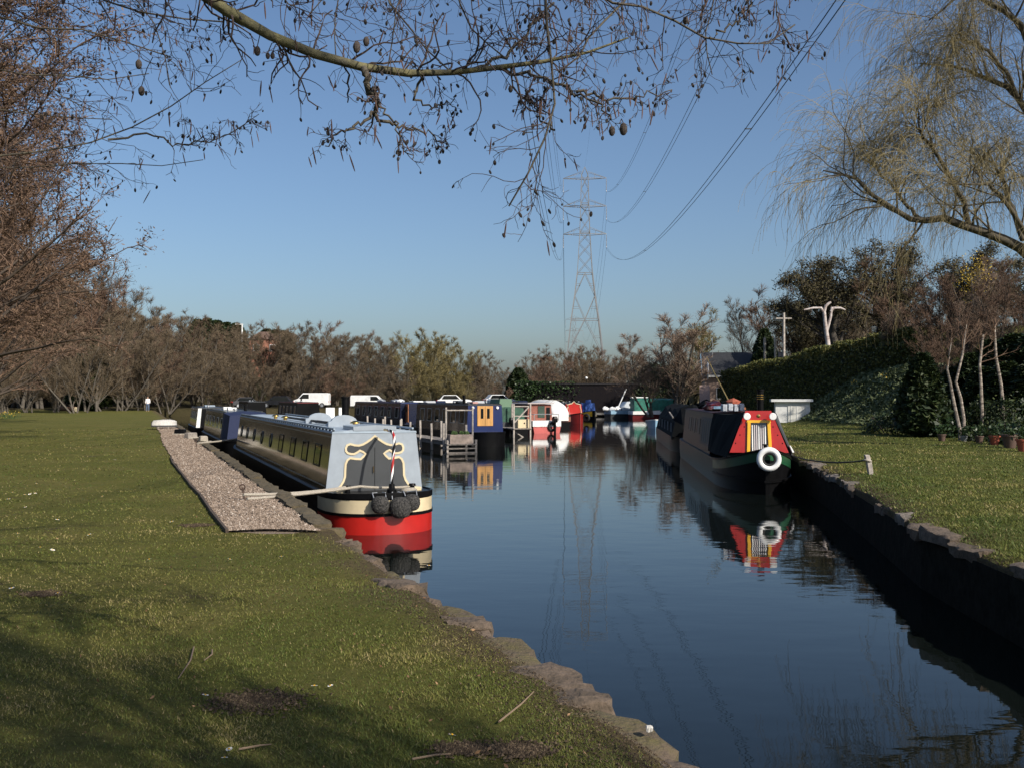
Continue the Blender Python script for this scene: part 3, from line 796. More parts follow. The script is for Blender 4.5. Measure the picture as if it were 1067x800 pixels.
def exdark(t, c, side, z1, deck, L):
    d = MB().box((deck - .3, .55, 1.45), (.6, .045, 1.15)).build('open_door', M_ORANGEWOOD, t, bevel=.01)
    MB().box((deck - .3, .578, 1.7), (.26, .012, .35)).build('door_pane', M_GLASS, d)
    for xx, yy in ((4, .2), (7, -.2), (10, .1)): MB().blob((xx, yy, z1 + .14), (.35, .3, .12), 9, 5, .25).build('roof_bundle', M_STEEL if xx > 5 else P_WHITE, t)
plain_narrowboat('long dark navy narrowboat with an open orange wooden door at its stern', 18, P_DKNAVY, P_DKNAVY, P_NAVY, BX + ux * 14.0 - nx * .15, BY + uy * 14.0 - ny * .15, AX, z1=2.05, group=GM, deck=1.2, extras=exdark, nwin=7, wb=.98, wt=.90)
# maroon boat farther off by the parked cars
def exm(t, c, side, z1, deck, L):
    chimney(t, 3, .2, z1 + .05, .4, .06, False)
plain_narrowboat('dark maroon-topped narrowboat lying far back before the parked cars', 14, P_BLACK, P_BLACK, P_MAROON, -15.0, 74, AX, z1=2.0, group=GM, extras=exm)
plain_narrowboat('plain black narrowboat lying far back in the marina', 13, P_BLACK, P_BLACK, P_DKGREY, -24.5, 96, AX, z1=1.95, group=GM, extras=exm)

# ------------------------------------------------------------------ timber pontoon
M_PILE = mat('pale_timber_post', (0.36, 0.32, 0.28), .85, var=.3, scale=6)
def pontoon():
    t = thing('pontoon', 'timber finger pontoon with upright posts and a planter box, by the blue narrowboat', 'pontoon', (-2.45, 44.6, 0), AX)
    n = 66
    fr = MB()
    for y_ in (-.42, .42): fr.box((8.2, y_, .40), (16.4, .07, .16))
    for i in range(8): fr.box((.4 + i * 2.2, 0, .40), (.08, .8, .14))
    fr.build('frame', M_PLANK, t)
    base = MB().box((0, 0, 0), (.235, 1.0, .04)).build('deck_plank', M_PLANK, t)
    for i in range(n):
        o = base if i == 0 else link(base.copy(), t)
        o.location = (.12 + i * .25, random.uniform(-.01, .01), .50 + random.uniform(-.004, .004))
    post = MB().box((0, 0, 0), (.09, .09, 1.25)).build('post', M_PILE, t)
    k = 0
    for i in range(9):
        for s in (1, -1):
            if s < 0 and i % 2: continue
            o = post if k == 0 else link(post.copy(), t); k += 1
            o.location = (.35 + i * 1.95, s * .53, .62 + random.uniform(-.05, .12)); o.rotation_euler = (random.uniform(-.03, .03), random.uniform(-.03, .03), 0)
    # end stage: low landing with rails and a planter
    pt = MB().box((-.35, 0, .62), (.5, 1.05, .42)).build('planter_box', mat('pale_planter', (.42, .33, .27), .9, var=.2), t, bevel=.015)
    for _ in range(10): MB().blob((-.35 + random.uniform(-.2, .2), random.uniform(-.4, .4), .88), (.08, .08, .10), 6, 4, .3).build('plant_tuft', mat('planter_green', (.05, .09, .02), .8), pt)
    for z_ in (.40, .22, .03): MB().box((-.55, 0, z_), (.34, 1.4, .055)).build('step_board', M_PLANK, t)
    for y_ in (-.66, .66): MB().box((-.64, y_, .05), (.09, .09, 1.1)).build('pile', M_PILE, t)
    for y_ in (-.62, .62): MB().box((-.3, y_, 1.15), (.07, .07, 1.75)).build('tall_post', M_PILE, t)
    MB().box((-.3, 0, 1.90), (.05, 1.3, .05)).build('rail', M_PILE, t)
    return t
pontoon()

# ------------------------------------------------------------------ other craft in the marina
def landing_stage(x, y):
    t = thing('landing_stage', 'small wooden landing stage with pale locker and angled rails before the green cruiser', 'landing stage', (x, y, 0), AX)
    for i in range(14):
        MB().box((i * .25, 0, .52), (.235, 1.2, .045)).build('deck_plank', M_PLANK, t)
    for i in (0, 3.2):
        for y_ in (-.55, .55): MB().box((i, y_, .75), (.09, .09, 2.6)).build('post', M_PILE, t)
    MB().bar((.05, .5, .9), (.05, -.5, 1.9), .07).build('diagonal_rail', M_PILE, t)
    for z_ in (1.3, 1.9): MB().box((.04, 0, z_), (.05, 1.2, .06)).build('rail', M_PILE, t)
    MB().bar((.02, -.55, -.3), (.5, .55, .5), .07).build('brace', M_PILE, t)
    lk = MB().box((.5, -.25, .82), (.5, .85, .55)).build('locker', P_CREAM, t, bevel=.02)
    MB().lathe([(.05, 0), (.05, .015)], (.24, -.25, .85), 12, 'x').build('locker_mark', P_BLACK, lk)
    return t
landing_stage(*(on(544, 455, 0).to_2d()))
def cruiser(label, px, py, L, W, top_m, low_m, cab_m, ang, build, zg=0.85, group=GM):
    t = thing('river_cruiser', label, 'cruiser', group=group)
    xs = [0, .05, .5, L * .4, L * .65, L * .82, L * .93, L]
    def w(x): return W * (1 if x < L * .5 else max(.03, 1 - ((x - L * .5) / (L * .5)) ** 2.2))
    MB().loft([[(x, w(x) * .97, zg * .52), (x, w(x) * .85, -.25), (x, -w(x) * .85, -.25), (x, -w(x) * .97, zg * .52)] for x in xs]).build('lower_hull', low_m, t, smooth=True)
    MB().loft([[(x, w(x), zg + .25 * (x / L) ** 2), (x, w(x), zg * .52), (x, -w(x), zg * .52), (x, -w(x), zg + .25 * (x / L) ** 2)] for x in xs]).build('upper_hull', top_m, t, smooth=True)
    MB().loft([[(x, w(x) + .03, zg * .50), (x, w(x) + .03, zg * .56), (x, -w(x) - .03, zg * .56), (x, -w(x) - .03, zg * .50)] for x in xs]).build('rubbing_strake', P_BLACK, t, smooth=True)
    p0 = on(px, py, 0)
    build(t, L, W, zg)
    place(t, p0.x, p0.y, ang)
    return t
def outboard(t, y_):
    o = MB().loft([[(-.5, y_ - .13, .75), (-.5, y_ + .13, .75), (-.15, y_ + .15, .75), (-.15, y_ - .15, .75)], [(-.52, y_ - .15, 1.0), (-.52, y_ + .15, 1.0), (-.12, y_ + .16, 1.0), (-.12, y_ - .16, 1.0)], [(-.46, y_ - .11, 1.16), (-.46, y_ + .11, 1.16), (-.18, y_ + .12, 1.16), (-.18, y_ - .12, 1.16)]]).build('outboard_motor', P_BLACK, t, bevel=.02)
    MB().box((-.32, y_, .35), (.18, .10, .85)).build('motor_leg', P_BLACK, o)
def b_green(t, L, W, zg):
    MB().loft([[(x, -.98, .8), (x, -.86, 1.75), (x, 0, 1.82), (x, .86, 1.75), (x, .98, .8)] for x in (.6, 5.5)]).build('canvas_hood', M_CANVAS_G, t)
    MB().loft([[(x, -a_, 1.80), (x, -a_ * .8, 2.35), (x, a_ * .8, 2.35), (x, a_, 1.80)] for x, a_ in ((1.6, .5), (2.0, .62), (3.2, .6), (3.5, .5))]).build('covered_roof_load', mat('sage_canvas', (.12, .20, .13), .8, bump=.5, bscale=5), t)
    MB().box((4.2, 0, 2.1), (.9, .6, .5)).build('roof_box', P_WHITE, t, bevel=.1)
    outboard(t, .3)
cruiser('dark cruiser under a green canvas hood with sage bundle on top', 536, 453, 7, 1.05, P_DKGREY, P_BLACK, None, AX, b_green)
def b_red(t, L, W, zg):
    c = MB().loft([[(x, -.95, zg), (x, -.85, 1.95), (x, 0, 2.02), (x, .85, 1.95), (x, .95, zg)] for x in (1.3, 5.0)]).build('cabin', mat('brown_canopy', (.22, .07, .045), .6, var=.2), t)
    MB().box((1.27, -.1, 1.45), (.03, .50, .80)).build('rear_pane', mat('green_glass', (.05, .075, .06), .15), c)
    MB().box((1.27, -.62, 1.3), (.03, .26, .9)).build('rear_pane', M_GLASS, c)
    MB().loft([[(x, -1.0, 2.0), (x, -.95, 2.06), (x, .95, 2.06), (x, 1.0, 2.0)] for x in (1.1, 5.1)]).build('roof', mat('pale_roof', (.42, .36, .34), .6), t)
    for y_ in (-.9, .9): MB().tube([(.1, y_, zg), (.1, y_, zg + .45), (1.2, y_, zg + .45)], .025).build('rail', M_STEEL, t)
    MB().tube([(.1, -.9, zg + .45), (.1, .9, zg + .45)], .025).build('rail', M_STEEL, t)
    outboard(t, -.45)
    MB().torus((-.06, -.35, .45), .24, .09, (1, 0, 0), 16, 8).build('tyre_fender', M_TYRE, t, smooth=True)
cruiser('small cruiser with faded red and white hull and brown cabin, tyre on its stern', 570, 451, 6.5, 1.05, P_WHITE, P_PINKRED, None, AX, b_red)
def b_tarp(t, L, W, zg):
    rg = []
    for x, s_, zt in ((-.1, .75, 1.4), (.3, .95, 1.95), (1.2, 1.05, 2.2), (4, 1.05, 2.25), (6, .9, 2.0), (7, .5, 1.4)):
        rg.append([(x, s_ * math.cos(a_) * (1.02 + .03 * math.sin(a_ * 9 + x * 3)), .55 + (zt - .55) * math.sin(a_) ** .6) for a_ in np.linspace(0.0, math.pi, 13)])
    MB().loft(rg).build('tarpaulin_cover', M_TARP, t, smooth=True)
    for x in (.3, 1.5, 3, 4.5): MB().tube([(x, 1.07 * math.cos(a_), .5 + 1.74 * max(0, math.sin(a_)) ** .6) for a_ in np.linspace(0, math.pi, 13)], .012, 5).build('tie_rope', M_ROPE, t)
cruiser('boat wrapped under a white tarpaulin cover', 583, 445, 7.5, 1.0, P_ORANGE if 'P_ORANGE' in globals() else mat('rusty_hull', (.22, .08, .05), .7, var=.3), P_BLACK, None, AX, b_tarp)
def ex_scallop(face_m, edge_m):
    def ex(t, c, side, z1, deck, L):
        pts = [(-.80, .68), (.80, .68), (.70, 1.35), (.62, 1.55), (.70, 1.72), (.45, 1.80), (.22, 1.84), (0, 2.05), (-.22, 1.84), (-.45, 1.80), (-.70, 1.72), (-.62, 1.55), (-.70, 1.35)]
        fn = lambda u, v, o: (deck - o, u, v)
        MB().extrude(pts, fn, .05, .08).build('cratch_board', face_m, t)
        p3 = [fn(u, v, .09) for u, v in pts[1:]] + [fn(*pts[0], .09)]
        MB().tube(p3, .045, 6).build('scalloped_edging', edge_m, t)
    return ex
BOWN = (2.4, 2.0, .8)
p0 = on(605, 441, 0)
b4 = plain_narrowboat('narrowboat with red scalloped cratch board edged in cream, black tyre at its bow', 13, P_DKNAVY, P_RED, P_DKNAVY, p0.x, p0.y, AX, group=GM, deck=1.6, near=BOWN, sheer=.3, extras=ex_scallop(P_RED, P_CREAM))
for c_ in [c_ for c_ in b4.children if c_.name.startswith('hull')]:
    c_.data.materials[0] = paint('deep_red', (.20, .012, .010), .4)
MB().torus((.3, -.75, .55), .28, .11, (.5, -1, 0), 16, 8).build('tyre_fender', M_TYRE, b4, smooth=True)
p0 = on(619, 437, 0)
b5 = plain_narrowboat('narrowboat with blue cratch cover, red flanks and yellow and white bow panels', 13, P_MAROON, P_BLUE, P_DKNAVY, p0.x, p0.y, AX, group=GM, deck=1.6, near=BOWN, sheer=.3)
MB().extrude([(-.45, .7), (.45, .7), (.30, 2.15), (-.30, 2.15)], lambda u, v, o: (1.5 - o, u, v), 0, .05).build('cratch_cover', P_BLUE, b5)
for s_, m_ in ((1, P_YEL), (-1, P_CREAM)):
    rg = []
    for x_ in (.12, .3, .5, .8, 1.1, 1.4):
        w_ = hull_w(x_, 13, BOWN, POINT, 1.04); g_ = .68 + .3 * (1 - x_ / 3.2) ** 2
        rg.append([(x_ - .03, s_ * (w_ + .025), .36), (x_ - .03, s_ * (w_ + .025), g_ - .04), (x_ + .02, s_ * (w_ - .02), g_ - .04), (x_ + .02, s_ * (w_ - .02), .36)])
    MB().loft(rg).build('bow_panel', m_, b5)
# far right of the basin
def b_teal(t, L, W, zg):
    MB().loft([[(x, -1.0, .8), (x, -.95, 2.15 + .05 * math.sin(x * 4)), (x, 0, 2.3), (x, .95, 2.15 + .05 * math.sin(x * 4)), (x, 1.0, .8)] for x in np.linspace(.2, 4.8, 9)]).build('teal_cover', M_TEAL, t)
    MB().box((1.0, 0, 2.38), (2.0, .7, .16)).build('roof_bundle', P_WHITE, t, bevel=.06)
cruiser('cruiser under a teal green cover lying broadside before the dark wall', 657, 435.6, 5.6, 1.05, P_WHITE, P_MAROON, None, math.radians(8), b_teal)
def b_grey(t, L, W, zg):
    MB().loft([[(x, -.8, .9), (x, -.6, zt), (x, .6, zt), (x, .8, .9)] for x, zt in ((1.6, 1.3), (2.2, 1.9), (4.2, 2.0), (5.0, 1.3))]).build('cabin', P_GREY, t)
    MB().box((3.2, -.72, 1.55), (1.4, .03, .3)).build('pane', M_GLASS, t)
    MB().tube([(1.2, 0, .9), (2.4, 0, 3.4)], .07).build('lowered_mast', P_WHITE, t)
    for x_, y_ in ((-.2, .1), (.5, -.4), (1.2, -.2)): MB().blob((x_, y_, 1.05), (.45, .4, .28), 9, 5, .3).build('white_bundle', P_WHITE, t)
cruiser('pale grey cruiser with slanting mast and white bundles before the dark wall', 633, 435.2, 5.2, 1.0, P_PALEBLUE, P_DKGREY, None, math.radians(18), b_grey)

# ------------------------------------------------------------------ the red-fronted boat on the right bank
def red_boat():
    t = thing('narrowboat', 'black narrowboat with red cratch board, yellow posts and white tyre on its bow', 'narrowboat', group='narrowboats along the right bank')
    L = 17
    NB = (3.4, 2.2, .75)
    h, gz = hull(t, L, NB, ROUND, 0.42, .05, P_BLACK, g=.74, bands=[('green_band', P_GREEN, 3.2, -.27, -.03, .010, True), ('rim_band', P_BLACK, 3.4, -.03, .03, .03, True), ('rubbing_strake', P_BLACK, 3.2, .30, .36, .03, False)])
    c, r, side = cabin(t, 5.0, L - 1.6, P_BLACK, mat('dull_maroon', (.05, .012, .012), .7, var=.3), .72, 1.98, .95, .83)
    fx = 1.45
    fn = lambda u, v, o: (fx - o + (v - 1) * .10, -u, v)        # u to the right as seen from ahead... boat faces the camera
    MB().extrude([(-.78, 1.0), (.78, 1.0), (.34, 2.12), (-.34, 2.12)], fn, 0, .04).build('cratch_board', P_RED, t)
    wd = MB().extrude([(-.24, 1.02), (.24, 1.02), (.20, 1.80), (-.20, 1.80)], fn, .038, .046).build('cratch_window', M_GLASS, t)
    for i in range(7):
        u = -.17 + i * .057
        MB().extrude([(u - .016, 1.04), (u + .016, 1.04), (u + .014, 1.74), (u - .014, 1.74)], fn, .044, .052 + .006 * (i % 2)).build('curtain_fold', M_CURTAIN if i % 3 else P_WHITE, wd)
    for s in (-1, 1):
        MB().extrude([(s * .29 - .045, 1.0), (s * .29 + .045, 1.0), (s * .26 + .045, 1.84), (s * .26 - .045, 1.84)], fn, .035, .09).build('yellow_post', P_YEL, t, bevel=.01)
        lm = MB().lathe([(.02, .10), (.085, .09), (.10, .0), (.085, -.02)], (fx - .18, s * .34, 1.97), 14, 'x').build('headlamp', P_WHITE, t, smooth=True)
        for q in range(3):
            u = .40 + q * .10; MB().lathe([(.018, 0), (.014, .015)], fn(s * (.62 - q * .12), 1.25 + q * .22, .045), 8, 'x').build('cover_stud', P_BLACK, t)
    MB().extrude([(-.32, 1.80), (.32, 1.80), (.31, 1.87), (-.31, 1.87)], fn, .035, .08).build('yellow_lintel', P_YEL, t)
    MB().lathe([(.035, 0), (.05, -.02), (.0, -.03)], fn(0, 1.98, .03), 10, 'x').build('brass_boss', M_BRASS, t)
    # black cratch cover from board to cabin
    rg = []
    for i, x in enumerate(np.linspace(fx + .04, 5.0, 7)):
        k_ = i / 6; top = .36 + .46 * k_ ; bot = .86 + .14 * min(1, k_ * 2); zt = 2.10 - .06 * math.sin(k_ * math.pi) - .10 * k_
        rg.append([(x, -bot, .86), (x + .05, -(top + bot) / 2 + .03 * math.sin(i * 2), 1.5), (x + .1, -top, zt), (x + .1, top, zt), (x + .05, (top + bot) / 2 - .03 * math.sin(i * 2), 1.5), (x, bot, .86)])
    MB().loft(rg).build('cratch_cover', M_CANVAS, t)
    MB().hexa([(1.7, -.93, .88), (2.6, -1.02, .84), (2.6, -.62, 2.02), (1.75, -.42, 2.04), (1.7, -.97, .88), (2.6, -1.06, .84), (2.6, -.66, 2.04), (1.75, -.46, 2.06)]).build('loose_flap', mat('grey_canvas', (.05, .055, .06), .8, bump=.5, bscale=6), t)
    MB().hexa([(1.52, -.88, 1.0), (1.72, -.96, 1.0), (1.7, -.86, 1.18), (1.5, -.80, 1.18), (1.50, -.90, 1.0), (1.70, -.98, 1.0), (1.68, -.88, 1.18), (1.48, -.82, 1.18)]).build('white_rag', P_WHITE, t)
    # windows on the water side: slatted panel then dark panes
    for s in (1, -1):
        pn = MB().hexa([side(5.1, .95, s, -.01), side(8.3, .95, s, -.01), side(8.3, 1.85, s, -.01), side(5.1, 1.85, s, -.01), side(5.1, .95, s, .012), side(8.3, .95, s, .012), side(8.3, 1.85, s, .012), side(5.1, 1.85, s, .012)]).build('side_panel', mat('brown_panel', (.045, .033, .026), .6), c)
        for q in range(5):
            x = 5.35 + q * .62
            MB().hexa([side(x, 1.05, s, .01), side(x + .16, 1.05, s, .01), side(x + .16, 1.75, s, .01), side(x, 1.75, s, .01), side(x, 1.05, s, .02), side(x + .16, 1.05, s, .02), side(x + .16, 1.75, s, .02), side(x, 1.75, s, .02)]).build('panel_slat', mat('dull_slat', (.20, .16, .11), .8), pn)
        for x in (9.2, 10.9, 12.6): rect_window(c, side, s, x - .45, x + .45, 1.25, 1.72, mat('dull_pane', (.012, .013, .015), .5), P_BLACK)  # dark panes with a rough finish that dulls reflections
    # bow fender tyre, white-painted
    ty = MB().torus((-.20, 0, .92), .235, .078, (1, 0, 0), 28, 10).build('white_tyre', P_WHITE, t, smooth=True)
    MB().torus((-.20, 0, .92), .165, .05, (1, 0, 0), 24, 8).build('tyre_inside', M_TYRE, ty, smooth=True)
    MB().tube([(-.2, 0, 1.15), (0, 0, 1.25), (.25, 0, 1.17)], .014).build('tyre_rope', M_ROPE, ty)
    MB().lathe([(.05, 0), (.05, .16), (.08, .17), (.06, .2)], (.35, 0, 1.08), 12).build('mooring_stud', P_BLACK, t, smooth=True)
    MB().blob((.75, .05, 1.03), (.22, .2, .09), 10, 5, .2).build('coiled_rope', M_ROPE, t, smooth=True)
    chimney(t, 4.3, -.48, 1.95, .75, .095)
    MB().lathe([(.13, 0), (.12, .10), (.1, .12)], (4.25, -.42, 1.96), 12).build('plant_pot', mat('terracotta', (.35, .09, .05), .8), t)
    # roof clutter
    for i in range(4):
        MB().box((4.9, .52 - i * .17, 2.16 + .02 * (i % 2)), (.5, .14, .22)).build('bottle_crate', mat('pale_crate', (.42, .44, .48), .6, var=.3, scale=20), t, bevel=.02)
    MB().blob((5.1, .2, 2.32), (.22, .2, .12), 9, 5, .25).build('flowerpot', mat('terracotta', (.35, .09, .05), .8), t)
    MB().box((8.5, .2, 2.12), (2.2, .8, .10)).build('red_plank', P_MAROON, t)
    MB().box((7.2, .45, 2.15), (.9, .35, .08)).build('pale_plank', P_PALEBLUE, t)
    MB().box((7.0, -.1, 2.13), (2.6, .3, .07)).build('wooden_plank', M_ORANGEWOOD, t)
    for x_ in (9.5, 11.5, 13): MB().blob((x_, random.uniform(-.4, .4), 2.15), (.45, .35, .20), 9, 5, .3).build('roof_bundle', M_CANVAS if x_ > 10 else P_MAROON, t)
    MB().tube([(5.6, .15, 2.08), (7.6, .55, 3.35)], .022).build('bamboo_pole', mat('bamboo', (.30, .22, .08), .7), t)
    MB().tube([(7.8, -.1, 2.08), (9.8, .55, 3.9)], .015).build('bamboo_pole', mat('bamboo', (.30, .22, .08), .7), t)
    return t
RB = red_boat()
RBA = math.atan2(1, .093)
place(RB, 6.52, 25.4, RBA)
rux, ruy = math.cos(RBA), math.sin(RBA)
def tarp_boat():
    t = thing('narrowboat', 'dark narrowboat humped under black tarpaulins with pale blue bow on the right bank', 'narrowboat', group='narrowboats along the right bank')
    L = 16
    hull(t, L, (3.4, 2.2, .75), ROUND, .4, .05, P_BLACK, g=.7)
    rg = []
    for i, x in enumerate(np.linspace(1.2, 14.5, 14)):
        zt = 1.95 + .22 * math.sin(i * 1.7) * .6 - (.6 if i in (0, 13) else 0)
        rg.append([(x, -1.0, .7), (x, -.85, 1.4), (x, -.55, zt - .15), (x, 0, zt + .08), (x, .55, zt - .12), (x, .88, 1.4), (x, 1.03, .7)])
    MB().loft(rg).build('tarpaulin_cover', M_CANVAS, t)
    MB().bar((2.0, .92, 1.55), (4.6, .92, 1.75), .06).build('pole', M_PLANK, t)
    for i in range(5):
        x = 2 + i * 2.4
        MB().loft([[(x, .97, .55), (x + .9, .97, .55), (x + .9, 1.0, .55), (x, 1.0, .55)], [(x, .95, 1.3), (x + .9, .95, 1.3), (x + .9, .98, 1.3), (x, .98, 1.3)]]).build('side_cloth', mat('grey_canvas', (.05, .055, .06), .8, bump=.5, bscale=6), t)
    return t
TB = tarp_boat(); place(TB, 6.52 + rux * 18.2 - .1, 25.4 + ruy * 18.2, RBA)
def blue_boat():
    t = thing('rowing_boat', 'small pale blue dinghy moored beyond the tarpaulined boat', 'dinghy')
    xs = [0, .1, .4, 1, 1.8, 2.6, 3.0]
    def w(x): return .62 * (1 - (1 - min(1, x / 1.8)) ** 2) ** .7 + .02
    MB().loft([[(x, w(x), .55 + .15 * (1 - x / 3) ** 2), (x, w(x) * .7, -.1), (x, -w(x) * .7, -.1), (x, -w(x), .55 + .15 * (1 - x / 3) ** 2)] for x in xs]).build('hull', P_PALEBLUE, t, smooth=True)
    MB().loft([[(x, w(x) + .03, .57 + .15 * (1 - x / 3) ** 2), (x, w(x) + .03, .50 + .15 * (1 - x / 3) ** 2), (x, -w(x) - .03, .50 + .15 * (1 - x / 3) ** 2), (x, -w(x) - .03, .57 + .15 * (1 - x / 3) ** 2)] for x in xs]).build('gunwale', P_WHITE, t)
    return t
db = blue_boat(); place(db, *(on(683, 446, 0).to_2d()), RBA)

# ------------------------------------------------------------------ mooring lines and pins
def rope(label, pts, r=.02, cat='rope', m=M_ROPE, sag=0.0, grp=None):
    P_ = []
    for i in range(len(pts) - 1):
        a_, b_2 = Vector(pts[i]), Vector(pts[i + 1])
        for j in range(8):
            q = a_.lerp(b_2, j / 8); q.z -= sag * 4 * (j / 8) * (1 - j / 8); P_.append(q)
    P_.append(Vector(pts[-1]))
    return tag(MB().tube(P_, r, 7).build('mooring_rope', m, None, smooth=True), label, cat, grp)
def b2w(root, p): return Matrix.Translation(root.location) @ Matrix.Rotation(root.rotation_euler.z, 4, 'Z') @ Vector(p)
pin = on(257, 521, .79)
def mooring_pin(p_, label, lean=.2):
    t = thing('mooring_pin', label, 'mooring pin', p_)
    MB().tube([(lean * .1, 0, -.25), (-lean * .35, .02, .22)], .016, 8).build('shaft', mat('rusty_iron', (.06, .035, .025), .8, var=.4), t)
    MB().torus((-lean * .35, .02, .22), .045, .012, (0, 1, 0), 12, 6).build('ring', mat('rusty_iron', (.06, .035, .025), .8, var=.4), t)
    return t
mooring_pin(pin, 'rusty mooring pin in the gravel path holding the grey narrowboat')
dol = b2w(gb, (.75, .62, .82))
GR = 'mooring lines of the grey narrowboat'
rope('pale mooring rope stretched from the gravel pin to the grey stern', [pin + Vector((-.05, 0, .10)), dol], .026, sag=.04, grp=GR)
rope('pale mooring rope stretched from the gravel pin to the grey stern', [pin + Vector((0.02, -.03, .03)), dol + Vector((.25, -.1, .02)), b2w(gb, (.62, -.5, .80))], .024, sag=.02, grp=GR)
pin2 = on(206, 465, .79); mooring_pin(pin2, 'rusty mooring pin and clutter where the path narrows beyond the grey boat')
rope('pale mooring rope from the farther pin to the grey boat bow', [pin2 + Vector((0, 0, .12)), b2w(gb, (21.0, .30, 1.0))], .03, sag=.03)
st = thing('mooring_bollard', 'short weathered post leaning on the lawn edge with a mooring line', 'bollard', on(908, 496, .82))
MB().loft([[(-.07 + k_ * -.10, -.05, z_), (.03 + k_ * -.10, -.05, z_), (.03 + k_ * -.10, .05, z_), (-.07 + k_ * -.10, .05, z_)] for k_, z_ in ((-.3, -.3), (0, 0), (.4, .28), (.9, .46))]).build('post', M_PILE, st, bevel=.01)
MB().torus((-.09, 0, .34), .075, .02, (0.2, 0, 1), 14, 6).build('rope_turn', M_ROPE, st)
rope('dark mooring line from the leaning post to the red-fronted boat', [Vector(st.location) + Vector((-.12, 0, .34)), b2w(RB, (.6, -.35, 1.1))], .018, m=P_BLACK, sag=.15)
# ================================================================== trees
def unit(v): return v / np.maximum(1e-9, np.linalg.norm(v, axis=-1, keepdims=True))
def grow(p0, d0, L, r0, seg, wander, trop, r_end=0.35, trop_pow=0.0, R=None):
    R = R or rng
    n = len(p0); P = np.zeros((n, seg + 1, 3)); P[:, 0] = p0; d = unit(d0)
    st = (L / seg)[:, None]
    for i in range(seg):
        g = np.array(trop) * ((i + 1) / seg) ** trop_pow
        d = unit(d + R.normal(0, wander, (n, 3)) + g)
        P[:, i + 1] = P[:, i] + d * st
    t = np.linspace(0, 1, seg + 1)[None]
    rad = r0[:, None] * (1 - t * (1 - r_end))
    return P, rad
def spawn(P, rad, per, tmin, tmax, amin, amax, lr, rr, up=0.0, Lpar=None, lpow=0.6, R=None):
    R = R or rng
    n, s1 = P.shape[:2]; seg = s1 - 1
    bi = np.repeat(np.arange(n), per); m = len(bi)
    t = R.uniform(tmin, tmax, m); f = t * seg; i = np.minimum(f.astype(int), seg - 1); fr = (f - i)[:, None]
    p = P[bi, i] * (1 - fr) + P[bi, i + 1] * fr
    tan = unit(P[bi, i + 1] - P[bi, i])
    rnd = unit(R.normal(0, 1, (m, 3))); per_ = unit(rnd - tan * np.sum(rnd * tan, -1, keepdims=True))
    a = R.uniform(amin, amax, m)[:, None]
    d = tan * np.cos(a) + per_ * np.sin(a); d[:, 2] += up
    Lp = np.sum(np.linalg.norm(np.diff(P, axis=1), axis=-1), 1)[bi]
    L = Lp * R.uniform(*lr, m) * (1 - t * lpow)
    r = (rad[bi, i] * (1 - fr[:, 0]) + rad[bi, i + 1] * fr[:, 0]) * R.uniform(*rr, m)
    return p, d, L, r
def tubes(P, rad, k):
    """(V,Q) for all branches; k = 2 gives flat ribbons"""
    n, s = P.shape[:2]
    T = np.gradient(P, axis=1); T = unit(T)
    ref = np.tile(np.array([0.31, 0.17, 0.93]), (n, 1)); ref[np.abs(T[:, 0] @ np.array([.31, .17, .93])) > .9] = (1, 0, .1)
    u = unit(np.cross(T, ref[:, None])); w = np.cross(T, u)
    if k == 2:
        a = rng.random(n)[:, None, None] * 6.283; o = u * np.cos(a) + w * np.sin(a)
        V = np.stack([P - o * rad[..., None], P + o * rad[..., None]], 2)
    else:
        th = np.arange(k) * 2 * np.pi / k
        V = P[:, :, None] + (u[:, :, None] * np.cos(th)[None, None, :, None] + w[:, :, None] * np.sin(th)[None, None, :, None]) * rad[:, :, None, None]
    kk = V.shape[2]
    idx = np.arange(n * s * kk).reshape(n, s, kk)
    if k == 2: Q = np.stack([idx[:, :-1, 0], idx[:, :-1, 1], idx[:, 1:, 1], idx[:, 1:, 0]], -1).reshape(-1, 4)
    else:
        nx_ = np.roll(idx, -1, 2)
        Q = np.stack([idx[:, :-1], nx_[:, :-1], nx_[:, 1:], idx[:, 1:]], -1).reshape(-1, 4)
    return V.reshape(-1, 3), Q
def merge(parts):
    Vs, Qs, b = [], [], 0
    for V, Q in parts: Vs.append(V); Qs.append(Q + b); b += len(V)
    return np.concatenate(Vs), np.concatenate(Qs)
def leaves(P, n, size, spread, squash=1.0, R=None):
    """n leaf quads scattered along branches P"""
    R = R or rng
    m, s = P.shape[:2]
    bi = R.integers(0, m, n); t = R.uniform(.15, 1, n) * (s - 1); i = np.minimum(t.astype(int), s - 2); fr = (t - i)[:, None]
    c = P[bi, i] * (1 - fr) + P[bi, i + 1] * fr + R.normal(0, spread, (n, 3))
    return leafquads(c, size, R, squash)
def leafquads(c, size, R=None, squash=1.0):
    R = R or rng
    n = len(c)
    a = unit(R.normal(0, 1, (n, 3))); b = unit(np.cross(a, R.normal(0, 1, (n, 3))))
    sz = (size * R.uniform(.5, 1.4, n))[:, None]
    V = np.stack([c - a * sz, c + b * sz * .5 * squash, c + a * sz, c - b * sz * .5 * squash], 1).reshape(-1, 3)
    return V, np.arange(4 * n).reshape(-1, 4)

